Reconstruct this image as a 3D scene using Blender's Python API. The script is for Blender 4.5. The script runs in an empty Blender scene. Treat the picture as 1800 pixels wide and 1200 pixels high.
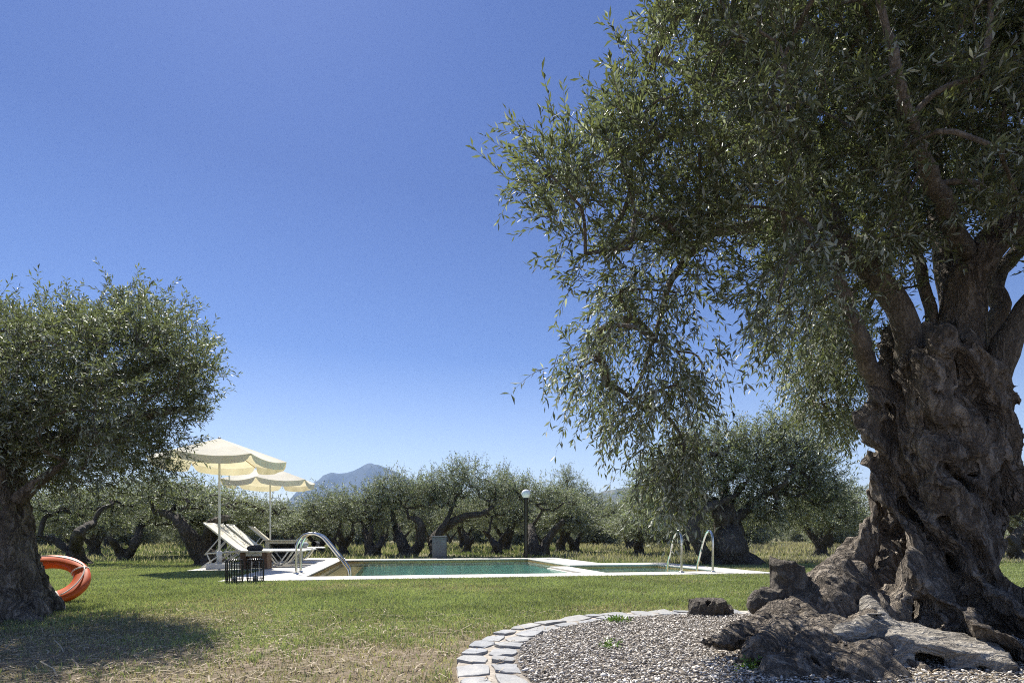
import bpy, math, random
import numpy as np
from mathutils import Vector, Matrix
random.seed(7)
C = bpy.context.scene.collection
R = math.radians
PI = math.pi

# ------------------------------------------------------------------ camera, world, sun
EYE, HOR, FPX = 0.65, 944.0, 1000.0
cam = bpy.data.cameras.new('camera'); camo = bpy.data.objects.new('camera', cam); C.objects.link(camo)
camo.location = (0, 0, EYE); camo.rotation_euler = (R(90), 0, 0)
cam.sensor_width = 36; cam.lens = 20; cam.shift_y = (HOR - 600) / 1800
cam.clip_start = 0.05; cam.clip_end = 30000
sc = bpy.context.scene; sc.camera = camo

TO_SUN = Vector((-0.36, 0.70, 1.0)).normalized()
SUN_EL = math.asin(TO_SUN.z); SUN_AZ = math.atan2(TO_SUN.x, TO_SUN.y)
w = bpy.data.worlds.new('World'); sc.world = w; w.use_nodes = True
nt = w.node_tree; bg = nt.nodes['Background']
sky = nt.nodes.new('ShaderNodeTexSky'); sky.sky_type = 'NISHITA'; sky.sun_disc = False
sky.sun_elevation = SUN_EL; sky.sun_rotation = SUN_AZ
sky.air_density = 1.0; sky.dust_density = 0.15; sky.ozone_density = 2.5; sky.altitude = 50
tint = nt.nodes.new('ShaderNodeMix'); tint.data_type = 'RGBA'; tint.blend_type = 'MULTIPLY'
tint.inputs[0].default_value = 1.0; tint.inputs[7].default_value = (1.0, 0.92, 1.06, 1)
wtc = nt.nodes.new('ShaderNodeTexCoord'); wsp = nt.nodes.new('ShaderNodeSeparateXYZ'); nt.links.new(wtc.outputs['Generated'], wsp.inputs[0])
wrp = nt.nodes.new('ShaderNodeValToRGB'); nt.links.new(wsp.outputs[2], wrp.inputs[0]); we = wrp.color_ramp.elements     # polarised sky: pale low, deep blue above; unseen zenith brightened to fill shade
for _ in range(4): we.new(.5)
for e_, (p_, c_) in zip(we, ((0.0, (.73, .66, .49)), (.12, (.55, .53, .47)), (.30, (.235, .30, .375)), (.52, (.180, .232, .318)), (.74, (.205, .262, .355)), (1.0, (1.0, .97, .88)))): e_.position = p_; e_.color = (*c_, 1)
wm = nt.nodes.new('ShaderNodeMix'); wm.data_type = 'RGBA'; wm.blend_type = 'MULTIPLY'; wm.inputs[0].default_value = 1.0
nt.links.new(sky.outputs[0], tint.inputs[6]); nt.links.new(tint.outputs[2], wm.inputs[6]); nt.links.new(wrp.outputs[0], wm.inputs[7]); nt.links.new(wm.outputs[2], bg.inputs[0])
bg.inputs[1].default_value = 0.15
sun = bpy.data.lights.new('sun', 'SUN'); sun.energy = 5.0; sun.angle = R(0.5); sun.color = (1, 0.95, 0.86)
suno = bpy.data.objects.new('sun', sun); C.objects.link(suno)
suno.rotation_euler = TO_SUN.to_track_quat('Z', 'Y').to_euler()
sc.view_settings.view_transform = 'Standard'; sc.view_settings.look = 'None'
sc.view_settings.exposure = 0.98; sc.view_settings.gamma = 1
sc.cycles.max_bounces = 8; sc.cycles.transparent_max_bounces = 12
sc.cycles.use_denoising = False; sc.cycles.filter_width = 1.05; sc.cycles.caustics_reflective = False; sc.cycles.caustics_refractive = False; sc.cycles.sample_clamp_indirect = 6

# ------------------------------------------------------------------ helpers
def P(px, py, Z):                      # a point at depth Z seen at photo pixel px, py
    return np.array(((px - 900) / FPX * Z, Z, EYE + (HOR - py) / FPX * Z))
def G(px, py, z=0.0):                  # the ground point there
    Z = (EYE - z) * FPX / (py - HOR); return np.array(((px - 900) / FPX * Z, Z, z))
TH = R(12.1); U = np.array((math.cos(TH), math.sin(TH), 0)); V = np.array((-math.sin(TH), math.cos(TH), 0))
A0 = np.array((-3.31, 9.12, 0))
def UV(u, v, z=0.0): return A0 + U * u + V * v + np.array((0, 0, z))
def inv_uv(x, y):
    dx, dy = x - A0[0], y - A0[1]
    return dx * U[0] + dy * U[1], dx * V[0] + dy * V[1]

def mesh_np(name, verts, faces, mat=None, parent=None, col=None, smooth=False):
    """faces: (n,3|4) int array or list of such arrays"""
    if not isinstance(faces, list): faces = [faces]
    faces = [f for f in faces if len(f)]
    me = bpy.data.meshes.new(name); verts = np.asarray(verts, np.float32)
    me.vertices.add(len(verts)); me.vertices.foreach_set('co', verts.ravel())
    loops = np.concatenate([f.ravel() for f in faces]).astype(np.int32)
    tot = np.concatenate([np.full(len(f), f.shape[1]) for f in faces]).astype(np.int32)
    st = np.concatenate(([0], np.cumsum(tot)[:-1])).astype(np.int32)
    me.loops.add(len(loops)); me.loops.foreach_set('vertex_index', loops)
    me.polygons.add(len(tot)); me.polygons.foreach_set('loop_start', st); me.polygons.foreach_set('loop_total', tot)
    if smooth: me.polygons.foreach_set('use_smooth', np.ones(len(tot), bool))
    me.update(calc_edges=True)
    if col is not None:
        a = me.color_attributes.new('col', 'FLOAT_COLOR', 'POINT')
        c = np.ones((len(verts), 4), np.float32); c[:, :3] = col; a.data.foreach_set('color', c.ravel())
    if mat: me.materials.append(mat)
    return link(name, me, parent)
def link(name, me, parent=None):
    o = bpy.data.objects.new(name, me); C.objects.link(o)
    if parent is not None: o.parent = parent
    return o
def tag(o, label=None, cat=None, group=None, kind=None):
    if label: o['label'] = label
    if cat: o['category'] = cat
    if group: o['group'] = group
    if kind: o['kind'] = kind
    return o
def thing(name, loc, label, cat, group=None, rz=0):
    o = bpy.data.objects.new(name, None); C.objects.link(o); o.location = tuple(loc); o.rotation_euler = (0, 0, rz)
    o.empty_display_size = 0.2
    return tag(o, label, cat, group)

class MB:                               # collects shapes into one mesh
    def __init__(s): s.v = []; s.f = []; s.n = 0
    def add(s, v, f):
        v = np.asarray(v, float); s.v.append(v)
        for q in f: s.f.append(tuple(int(i) + s.n for i in q))
        s.n += len(v); return s
    def box(s, c, d, rz=0, bev=0.0, M=None):
        x, y, z = d[0] / 2, d[1] / 2, d[2] / 2
        b = min(bev, x * .45, y * .45, z * .45)
        if b <= 0:
            v = np.array([(a * x, e * y, g * z) for a in (-1, 1) for e in (-1, 1) for g in (-1, 1)])
            f = [(0, 1, 3, 2), (4, 6, 7, 5), (0, 4, 5, 1), (2, 3, 7, 6), (0, 2, 6, 4), (1, 5, 7, 3)]
        else:
            v = []; 
            ring = []
            for sx, sy in ((-1, -1), (1, -1), (1, 1), (-1, 1)):
                if sx * sy > 0: ring += [(sx * (x), sy * (y - b)), (sx * (x - b), sy * y)] if False else []
            cs = [(-x, -y + b), (-x + b, -y), (x - b, -y), (x, -y + b), (x, y - b), (x - b, y), (-x + b, y), (-x, y - b)]
            inn = [(-x + b, -y + b), (-x + b, -y + b), (x - b, -y + b), (x - b, -y + b), (x - b, y - b), (x - b, y - b), (-x + b, y - b), (-x + b, y - b)]
            for zz, rr in ((-z, inn), (-z + b, cs), (z - b, cs), (z, inn)):
                v += [(p[0], p[1], zz) for p in rr]
            f = []
            for l in range(3):
                for i in range(8):
                    j = (i + 1) % 8; f.append((l * 8 + i, l * 8 + j, l * 8 + 8 + j, l * 8 + 8 + i))
            f.append((7, 5, 3, 1)); f.append((25, 27, 29, 31)); v = np.array(v)
        if M is not None: v = v @ np.asarray(M).T
        if rz:
            ca, sa = math.cos(rz), math.sin(rz); v = np.stack((v[:, 0] * ca - v[:, 1] * sa, v[:, 0] * sa + v[:, 1] * ca, v[:, 2]), 1)
        return s.add(v + np.asarray(c), f)
    def tube(s, pts, r, sides=10, caps=True, jit=0.0, flat=None):
        pts = np.asarray(pts, float); n = len(pts)
        r = np.full(n, r) if np.isscalar(r) else np.asarray(r, float)
        t = np.gradient(pts, axis=0); t /= np.linalg.norm(t, axis=1)[:, None] + 1e-9
        ref = np.array((0, 0, 1.)) if abs(t[0, 2]) < .9 else np.array((1., 0, 0))
        a = np.cross(t[0], ref); a /= np.linalg.norm(a); vs = []
        ang = np.arange(sides) * 2 * PI / sides
        ph = random.random() * 6
        for i in range(n):
            a = a - t[i] * a.dot(t[i]); a /= np.linalg.norm(a) + 1e-9; b = np.cross(t[i], a)
            rr = r[i] * (1 + jit * (np.sin(ang * 3 + ph + i * .7) * .5 + np.random.randn(sides) * .35)) if jit else np.full(sides, r[i])
            vs.append(pts[i] + np.outer(rr * np.cos(ang), a) + np.outer(rr * np.sin(ang), b))
        f = [(i * sides + k, i * sides + (k + 1) % sides, (i + 1) * sides + (k + 1) % sides, (i + 1) * sides + k) for i in range(n - 1) for k in range(sides)]
        if caps: f += [tuple(range(sides))[::-1], tuple(range((n - 1) * sides, n * sides))]
        return s.add(np.concatenate(vs), f)
    def lathe(s, prof, c=(0, 0, 0), sides=24):
        prof = np.asarray(prof, float); n = len(prof); ang = np.arange(sides) * 2 * PI / sides
        v = np.concatenate([np.stack((p[0] * np.cos(ang), p[0] * np.sin(ang), np.full(sides, p[1])), 1) for p in prof])
        f = [(i * sides + k, i * sides + (k + 1) % sides, (i + 1) * sides + (k + 1) % sides, (i + 1) * sides + k) for i in range(n - 1) for k in range(sides)]
        if prof[0][0] > 1e-5: f.append(tuple(range(sides))[::-1])
        if prof[-1][0] > 1e-5: f.append(tuple(range((n - 1) * sides, n * sides)))
        return s.add(v + np.asarray(c), f)
    def build(s, name, mat, parent=None, smooth=False):
        me = bpy.data.meshes.new(name); me.from_pydata(np.concatenate(s.v).tolist(), [], s.f); me.update()
        if smooth: 
            for p in me.polygons: p.use_smooth = True
        me.materials.append(mat)
        return link(name, me, parent)
def curve(pts, n=20):                   # Catmull-Rom resample
    p = np.asarray(pts, float)
    if len(p) < 3:
        t = np.linspace(0, 1, n)[:, None]; return p[0] * (1 - t) + p[-1] * t
    q = np.vstack((2 * p[0] - p[1], p, 2 * p[-1] - p[-2])); out = []
    for t in np.linspace(0, len(p) - 1 - 1e-6, n):
        i = int(t); f = t - i; a, b, c, d = q[i:i + 4]
        out.append(.5 * ((2 * b) + (c - a) * f + (2 * a - 5 * b + 4 * c - d) * f * f + (3 * b - a - 3 * c + d) * f ** 3))
    return np.array(out)

# ------------------------------------------------------------------ materials
def nodes(name):
    m = bpy.data.materials.new(name); m.use_nodes = True; n = m.node_tree
    return m, n, n.nodes['Principled BSDF'], n.nodes['Material Output']
def ramp(n, fac, stops):
    r = n.nodes.new('ShaderNodeValToRGB'); e = r.color_ramp.elements
    while len(e) < len(stops): e.new(0.5)
    for i, (p, c) in enumerate(stops): e[i].position = p; e[i].color = (*c, 1)
    n.links.new(fac, r.inputs[0]); return r.outputs[0]
def noise(n, scale, detail=6, rough=.6, vec=None, stretch=None, dist=0.0):
    t = n.nodes.new('ShaderNodeTexNoise'); t.inputs['Scale'].default_value = scale; t.inputs['Detail'].default_value = detail
    t.inputs['Roughness'].default_value = rough; t.inputs['Distortion'].default_value = dist
    if vec is None:
        vec = n.nodes.new('ShaderNodeTexCoord').outputs['Object']
    if stretch:
        mp = n.nodes.new('ShaderNodeMapping'); mp.inputs['Scale'].default_value = stretch; n.links.new(vec, mp.inputs[0]); vec = mp.outputs[0]
    n.links.new(vec, t.inputs['Vector']); return t.outputs['Fac']
def bump(n, p, h, strength=.5, dist=.01):
    b = n.nodes.new('ShaderNodeBump'); b.inputs['Strength'].default_value = strength; b.inputs['Distance'].default_value = dist
    n.links.new(h, b.inputs['Height']); n.links.new(b.outputs[0], p.inputs['Normal']); return b
def simple(name, col, rough=.5, metal=0.0, var=.12, scale=8, bs=0.15, bscale=60, spec=.5):
    m, n, p, o = nodes(name); c = np.array(col)
    n.links.new(ramp(n, noise(n, scale), [(.3, c * (1 - var)), (.7, np.minimum(c * (1 + var), 1))]), p.inputs['Base Color'])
    p.inputs['Roughness'].default_value = rough; p.inputs['Metallic'].default_value = metal
    p.inputs['Specular IOR Level'].default_value = spec
    if bs: bump(n, p, noise(n, bscale), bs, .004)
    return m
def mixc(n, fac, a, b, mode='MIX'):
    x = n.nodes.new('ShaderNodeMix'); x.data_type = 'RGBA'; x.blend_type = mode
    for i, s in ((0, fac), (6, a), (7, b)):
        if hasattr(s, 'links'): n.links.new(s, x.inputs[i])
        elif i == 0: x.inputs[0].default_value = s
        else: x.inputs[i].default_value = (*s, 1)
    return x.outputs[2]
def math_node(n, op, a, b=None):
    x = n.nodes.new('ShaderNodeMath'); x.operation = op
    for i, s in ((0, a), (1, b)):
        if s is None: continue
        if hasattr(s, 'links'): n.links.new(s, x.inputs[i])
        else: x.inputs[i].default_value = s
    return x.outputs[0]

def bark_mat(name, dark, mid, light, stretch=(1, 1, .22), k=1.0, bstr=.9):
    m, n, p, o = nodes(name)
    tc = n.nodes.new('ShaderNodeTexCoord'); nz = n.nodes.new('ShaderNodeTexNoise'); nz.inputs['Scale'].default_value = 5 * k; nz.inputs['Detail'].default_value = 4
    n.links.new(tc.outputs['Object'], nz.inputs['Vector'])
    ad = n.nodes.new('ShaderNodeVectorMath'); ad.operation = 'MULTIPLY_ADD'; ad.inputs[1].default_value = (.20 / k,) * 3
    n.links.new(nz.outputs['Color'], ad.inputs[0]); n.links.new(tc.outputs['Object'], ad.inputs[2]); wv = ad.outputs[0]     # swirling grain
    def ridged(scale, st):
        q = noise(n, scale, 5, .55, wv, stretch=st)
        q = math_node(n, 'MULTIPLY', math_node(n, 'ABSOLUTE', math_node(n, 'SUBTRACT', q, .5)), 5.5)      # 0 in the fissures
        return math_node(n, 'MINIMUM', q, 1.0)
    f1 = ridged(20 * k, stretch); f2 = noise(n, 4 * k, 6, .6, wv); f3 = noise(n, 60 * k, 6, .75, wv, stretch=tuple(max(q, .4) for q in stretch))
    c1 = ramp(n, f1, [(.04, dark), (.30, mid), (.85, light)])
    c2 = ramp(n, f2, [(.35, np.array(mid) * .7), (.66, np.array(light) * 1.0)])
    c = mixc(n, .42, c1, c2); c = mixc(n, .8, c, ramp(n, f3, [(.3, (.6, .6, .6)), (.68, (1.3, 1.3, 1.3))]), 'MULTIPLY')
    sp = ramp(n, noise(n, 30 * k, 5, .75), [(.60, (0, 0, 0)), (.68, (1, 1, 1))])   # lichen flecks
    c = mixc(n, math_node(n, 'MULTIPLY', sp, .45), c, (0.42, 0.40, 0.35))
    n.links.new(c, p.inputs['Base Color']); p.inputs['Roughness'].default_value = .85; p.inputs['Specular IOR Level'].default_value = .3
    h = math_node(n, 'ADD', math_node(n, 'MULTIPLY', f1, 1.0), math_node(n, 'MULTIPLY', f3, .7))
    bump(n, p, h, bstr, .042 / k)
    return m
BARK = bark_mat('ancient_bark', (.034, .026, .019), (.185, .147, .112), (.50, .435, .36), stretch=(1, 1, .14), bstr=1.0)
BARK_S = bark_mat('branch_bark', (.07, .058, .045), (.17, .14, .11), (.30, .26, .21), k=1.6, bstr=.7)
BARK_G = bark_mat('grove_bark', (.045, .038, .032), (.115, .098, .08), (.24, .21, .175), k=.7, bstr=1)
DEADWOOD = bark_mat('dead_wood', (.17, .15, .125), (.40, .36, .31), (.62, .58, .51), stretch=(.10, 1, 1), k=1.2, bstr=.9)
CUTWOOD = bark_mat('cut_wood', (.06, .05, .042), (.14, .12, .10), (.26, .23, .19), k=1.2)

def leaf_mat(name, top, under, var=(.55, 1.5), trans=.25, rough=.38, yellow=(.16, .17, .05)):
    m, n, p, o = nodes(name)
    at = n.nodes.new('ShaderNodeVertexColor'); at.layer_name = 'col'
    sp = n.nodes.new('ShaderNodeSeparateColor'); n.links.new(at.outputs[0], sp.inputs[0])
    mr = n.nodes.new('ShaderNodeMapRange'); mr.inputs[3].default_value = var[0]; mr.inputs[4].default_value = var[1]
    n.links.new(sp.outputs[0], mr.inputs[0])
    ge = n.nodes.new('ShaderNodeNewGeometry')
    upc = mixc(n, math_node(n, 'MULTIPLY', sp.outputs[1], .8), top, yellow)
    c = mixc(n, ge.outputs['Backfacing'], upc, under)
    sc_ = n.nodes.new('ShaderNodeVectorMath'); sc_.operation = 'SCALE'; n.links.new(c, sc_.inputs[0]); n.links.new(mr.outputs[0], sc_.inputs['Scale'])
    n.links.new(sc_.outputs[0], p.inputs['Base Color']); p.inputs['Roughness'].default_value = rough
    p.inputs['Specular IOR Level'].default_value = .4
    tr = n.nodes.new('ShaderNodeBsdfTranslucent'); tc = mixc(n, 1.0, sc_.outputs[0], (1.25, 1.36, .92), 'MULTIPLY'); n.links.new(tc, tr.inputs[0])
    mx = n.nodes.new('ShaderNodeMixShader'); mx.inputs[0].default_value = trans
    n.links.new(p.outputs[0], mx.inputs[1]); n.links.new(tr.outputs[0], mx.inputs[2]); n.links.new(mx.outputs[0], o.inputs[0])
    return m
LEAF = leaf_mat('olive_leaf', (.120, .138, .082), (.36, .375, .315), trans=.30, rough=.52)
LEAF_G = leaf_mat('grove_leaf', (.20, .222, .140), (.40, .42, .345), var=(.4, 1.5), trans=.28, rough=.6)

def col_mat(name, rough=.8, trans=0.0, spec=.3, bscale=0):
    m, n, p, o = nodes(name); at = n.nodes.new('ShaderNodeVertexColor'); at.layer_name = 'col'
    src = at.outputs[0]
    if bscale:
        src = mixc(n, 1.0, src, ramp(n, noise(n, bscale), [(.3, (.7, .7, .7)), (.7, (1.15, 1.15, 1.15))]), 'MULTIPLY')
    n.links.new(src, p.inputs['Base Color']); p.inputs['Roughness'].default_value = rough; p.inputs['Specular IOR Level'].default_value = spec
    if trans:
        tr = n.nodes.new('ShaderNodeBsdfTranslucent'); n.links.new(mixc(n, 1.0, src, (1.3, 1.4, .8), 'MULTIPLY'), tr.inputs[0])
        mx = n.nodes.new('ShaderNodeMixShader'); mx.inputs[0].default_value = trans
        n.links.new(p.outputs[0], mx.inputs[1]); n.links.new(tr.outputs[0], mx.inputs[2]); n.links.new(mx.outputs[0], o.inputs[0])
    return m
GRASS = col_mat('grass_blade', .6, .3); CHIP = col_mat('wood_chip', .85, 0, .2, 90); STRAW = col_mat('dry_straw', .8, .1)

# ------------------------------------------------------------------ value noise and signed-distance sculpting
_rng = np.random.default_rng(3); _LAT = _rng.random((32, 32, 32)).astype(np.float32)
def vnoise(p, s, off=0.0):
    q = np.asarray(p, np.float32) / np.asarray(s, np.float32) + off; i = np.floor(q).astype(np.int32); f = q - i; f = f * f * (3 - 2 * f)
    x0, y0, z0 = (i[..., k] & 31 for k in range(3)); x1, y1, z1 = ((i[..., k] + 1) & 31 for k in range(3))
    fx, fy, fz = f[..., 0], f[..., 1], f[..., 2]; L = _LAT
    a = L[x0, y0, z0] * (1 - fx) + L[x1, y0, z0] * fx; b = L[x0, y1, z0] * (1 - fx) + L[x1, y1, z0] * fx
    c = L[x0, y0, z1] * (1 - fx) + L[x1, y0, z1] * fx; d = L[x0, y1, z1] * (1 - fx) + L[x1, y1, z1] * fx
    return ((a * (1 - fy) + b * fy) * (1 - fz) + (c * (1 - fy) + d * fy) * fz) * 2 - 1
class Sculpt:
    def __init__(s, lo, hi, h):
        s.lo = np.array(lo, float); s.h = h; s.n = np.ceil((np.array(hi) - s.lo) / h).astype(int) + 1
        s.F = np.full(s.n, 0.6, np.float32)
    def _win(s, lo, hi):
        a = np.clip(np.floor((lo - s.lo) / s.h).astype(int), 0, s.n - 1); b = np.clip(np.ceil((hi - s.lo) / s.h).astype(int) + 1, 1, s.n)
        if np.any(b <= a): return None, None
        g = np.stack(np.meshgrid(*[np.arange(a[i], b[i]) * s.h + s.lo[i] for i in range(3)], indexing='ij'), -1).astype(np.float32)
        return tuple(slice(a[i], b[i]) for i in range(3)), g
    def _merge(s, sl, d, k, sub=False):
        F = s.F[sl]
        if not sub:
            hh = np.maximum(k - np.abs(F - d), 0) / k; s.F[sl] = np.minimum(F, d) - hh * hh * k * .25
        else:
            d = -d; hh = np.maximum(k - np.abs(F - d), 0) / k; s.F[sl] = np.maximum(F, d) + hh * hh * k * .25
    def cap(s, p0, p1, r0, r1, k=.05, sub=False):
        p0 = np.asarray(p0, float); p1 = np.asarray(p1, float); m = max(r0, r1) + k + .08
        sl, g = s._win(np.minimum(p0, p1) - m, np.maximum(p0, p1) + m)
        if sl is None: return
        ba = (p1 - p0).astype(np.float32); t = np.clip(((g - p0.astype(np.float32)) @ ba) / (ba @ ba + 1e-9), 0, 1)
        d = np.linalg.norm(g - (p0.astype(np.float32) + t[..., None] * ba), axis=-1) - (r0 + (r1 - r0) * t)
        s._merge(sl, d, k, sub)
    def chain(s, pts, r, k=.05, n=None, sub=False):
        pts = np.asarray(pts, float); n = n or len(pts) * 4
        c = curve(pts, n); rr = np.interp(np.linspace(0, 1, n), np.linspace(0, 1, len(np.atleast_1d(r))), np.atleast_1d(r)) if not np.isscalar(r) else np.full(n, r)
        for i in range(n - 1): s.cap(c[i], c[i + 1], rr[i], rr[i + 1], k, sub)
    def box(s, c, d, M, rnd=.02, k=.04):
        c = np.asarray(c, float); d = np.asarray(d, float) / 2; m = np.linalg.norm(d) + k + .05
        sl, g = s._win(c - m, c + m)
        q = np.abs((g - c.astype(np.float32)) @ np.asarray(M, np.float32)) - (d - rnd).astype(np.float32)
        dd = np.linalg.norm(np.maximum(q, 0), axis=-1) + np.minimum(q.max(-1), 0) - rnd
        s._merge(sl, dd, k)
    def rough(s, layers, twist=0.0, c=(0, 0), warp=0.0, flutes=None):
        idx = np.argwhere(np.abs(s.F) < .15); p0 = (idx * s.h + s.lo).astype(np.float32); p = p0
        if warp:
            p = p + warp * np.stack([vnoise(p0, .22, 3.1 + 7.7 * k) + .5 * vnoise(p0, .10, 1.3 + 5.1 * k) for k in range(3)], 1).astype(np.float32)
        d = np.zeros(len(p), np.float32); x, y = p[:, 0] - c[0], p[:, 1] - c[1]
        if flutes:                                            # long cords that wind round the trunk
            for amp, wl, zl, tw in flutes:
                a = np.arctan2(y, x) + p[:, 2] * tw; q = np.stack((np.cos(a) * .45 / wl, np.sin(a) * .45 / wl, p[:, 2] / zl), 1)
                v = vnoise(q, 1.0, amp * 91.7); d += amp * (1.1 - 2.6 * np.abs(v)).clip(-1.3, 1)
        if twist:
            a = p[:, 2] * twist; p = np.stack((x * np.cos(a) - y * np.sin(a), x * np.sin(a) + y * np.cos(a), p[:, 2]), 1).astype(np.float32)
        for amp, sc_, ridged in layers:
            q = vnoise(p, sc_, amp * 37.1)
            d += amp * ((1 - 2.4 * np.abs(q)) if ridged else q)
        s.F[tuple(idx.T)] -= d
    def mesh(s):
        F = s.F; F[:, :, -1] = np.maximum(F[:, :, -1], .01); F[[0, -1]] = np.maximum(F[[0, -1]], .01); F[:, [0, -1]] = np.maximum(F[:, [0, -1]], .01)
        S = F < 0; o8 = [(a, b, c) for a in (0, 1) for b in (0, 1) for c in (0, 1)]; n = np.array(F.shape) - 1
        cnt = sum(S[a:a + n[0], b:b + n[1], c:c + n[2]].astype(np.int8) for a, b, c in o8)
        act = (cnt > 0) & (cnt < 8); idx = np.argwhere(act)
        acc = np.zeros((len(idx), 3)); num = np.zeros(len(idx))
        for a in o8:
            for ax in range(3):
                if a[ax]: continue
                b = list(a); b[ax] = 1
                fa = F[tuple((idx + a).T)]; fb = F[tuple((idx + b).T)]; m = (fa < 0) != (fb < 0)
                t = np.where(m, fa / np.where(m, fa - fb, 1), 0); pos = np.tile(np.array(a, float), (len(idx), 1)); pos[:, ax] += t
                acc += pos * m[:, None]; num += m
        v = (idx + acc / num[:, None]) * s.h + s.lo
        vid = np.full(n, -1, np.int64); vid[act] = np.arange(len(idx)); quads = []
        for ax in range(3):
            sl0 = [slice(None)] * 3; sl1 = [slice(None)] * 3; sl0[ax] = slice(0, -1); sl1[ax] = slice(1, None)
            e = np.argwhere(S[tuple(sl0)] != S[tuple(sl1)]); b, c = (ax + 1) % 3, (ax + 2) % 3
            ok = (e[:, b] > 0) & (e[:, c] > 0) & (e[:, b] < n[b]) & (e[:, c] < n[c]); e = e[ok]
            def cell(db, dc):
                q = e.copy(); q[:, b] -= db; q[:, c] -= dc; return vid[tuple(q.T)]
            q = np.stack((cell(1, 1), cell(0, 1), cell(0, 0), cell(1, 0)), 1); fl = S[tuple(e.T)]
            q[~fl] = q[~fl][:, ::-1]; quads.append(q)
        q = np.concatenate(quads); q = q[(q >= 0).all(1)]
        lab = np.arange(len(v))                               # keep only the main body, drop crumbs
        for _ in range(400):
            old = lab.copy(); m = lab[q].min(1)
            for k in range(4): np.minimum.at(lab, q[:, k], m)
            lab = lab[lab]; lab = lab[lab]
            if (lab == old).all(): break
        big = np.bincount(lab[q[:, 0]]).argmax(); q = q[lab[q[:, 0]] == big]
        used = np.zeros(len(v), bool); used[q.ravel()] = True; new = np.cumsum(used) - 1
        return v[used], new[q]

# ------------------------------------------------------------------ foliage
def sprays(start, d, length, rng, K=9, leaf=(.04, .065), wid=.20, droop=.5, spread=.8, twig_r=.0013):
    """start, d: (S,3). returns leaf verts/faces/col and twig verts/faces"""
    S = len(start); d = d / (np.linalg.norm(d, axis=1)[:, None] + 1e-9)
    t = np.linspace(0, 1, K)
    L = length[:, None, None]
    g = np.array((0, 0, -1.0)); dr = (np.broadcast_to(np.asarray(droop, float), (S,))[:, None, None] * (0.4 + rng.random((S, 1, 1)) * 1.0))
    side = rng.normal(size=(S, 1, 3)) * .12
    p = start[:, None] + L * (d[:, None] * t[None, :, None] + (g * dr + side) * (t[None, :, None] ** 2))
    tan = np.gradient(p, axis=1); tan /= np.linalg.norm(tan, axis=2)[..., None] + 1e-9
    r0 = rng.normal(size=(S, 1, 3)); a = np.cross(tan, np.broadcast_to(r0, tan.shape)); a /= np.linalg.norm(a, axis=2)[..., None] + 1e-9; b = np.cross(tan, a)
    base = []; ld = []
    for s in (1, -1):
        alt = (np.arange(K) % 2)[None, :, None]
        rad = np.where(alt == 0, a, b) * s + rng.normal(size=a.shape) * .25
        q = tan * (.75 + rng.random((S, K, 1)) * .5) + rad * spread + np.array((0, 0, -.03)); q /= np.linalg.norm(q, axis=2)[..., None]
        base.append(p); ld.append(q)
    sel = slice(1, None)
    base = np.concatenate([x[:, sel].reshape(-1, 3) for x in base]); ld = np.concatenate([x[:, sel].reshape(-1, 3) for x in ld])
    keep = rng.random(len(base)) < .9; base = base[keep]; ld = ld[keep]; N = len(base)
    up = np.array((0, 0, 1.0)) + rng.normal(size=(N, 3)) * .55
    sd = np.cross(ld, up); sd /= np.linalg.norm(sd, axis=1)[:, None] + 1e-9; nr = np.cross(sd, ld)
    ln = rng.uniform(*leaf, N)[:, None]; ww = ln * wid * rng.uniform(.8, 1.2, (N, 1)) * .5
    cv = rng.normal(size=(N, 1)) * .08
    v0 = base; mid = base + ld * ln * .48 + nr * ln * cv; v1 = mid + sd * ww + nr * ww * .35; v2 = mid - sd * ww + nr * ww * .35; v3 = base + ld * ln - nr * ln * .06
    V_ = np.stack((v0, v2, v3, v1), 1).reshape(-1, 3); i = np.arange(N)[:, None] * 4
    Fc = np.concatenate((i + np.array((0, 1, 2)), i + np.array((0, 2, 3))))
    cr = rng.random((N, 1)); cy = (rng.random((N, 1)) ** 3); col = np.repeat(np.concatenate((cr, cy, cr), 1), 4, 0)
    # twigs as three-sided ribbons
    tv = []; 
    for ang in (0, 2.094, 4.189):
        rr = (twig_r * (1.15 - t))[None, :, None]; tv.append(p + (a * math.cos(ang) + b * math.sin(ang)) * rr)
    TV = np.stack(tv, 2)                                     # S,K,3,3
    idx = (np.arange(S)[:, None, None] * K + np.arange(K - 1)[None, :, None]) * 3 + np.arange(3)[None, None]
    nx = (np.arange(S)[:, None, None] * K + np.arange(K - 1)[None, :, None]) * 3 + ((np.arange(3) + 1) % 3)[None, None]
    TF = np.stack((idx, nx, nx + 3, idx + 3), -1).reshape(-1, 4)
    return V_, Fc, col, TV.reshape(-1, 3), TF
def in_poly(px, py, poly):
    poly = np.asarray(poly, float); x1, y1 = poly.T; x2, y2 = np.roll(poly, -1, 0).T
    c = ((y1[None] > py[:, None]) != (y2[None] > py[:, None])) & (px[:, None] < (x2 - x1)[None] * (py[:, None] - y1[None]) / (y2 - y1 + 1e-9)[None] + x1[None])
    return c.sum(1) % 2 == 1
def spaced(pts, dmin):
    keep = []
    for p in pts:
        if all((p[0] - q[0]) ** 2 + (p[1] - q[1]) ** 2 + (p[2] - q[2]) ** 2 > dmin * dmin for q in keep): keep.append(p)
    return np.array(keep)
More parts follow.
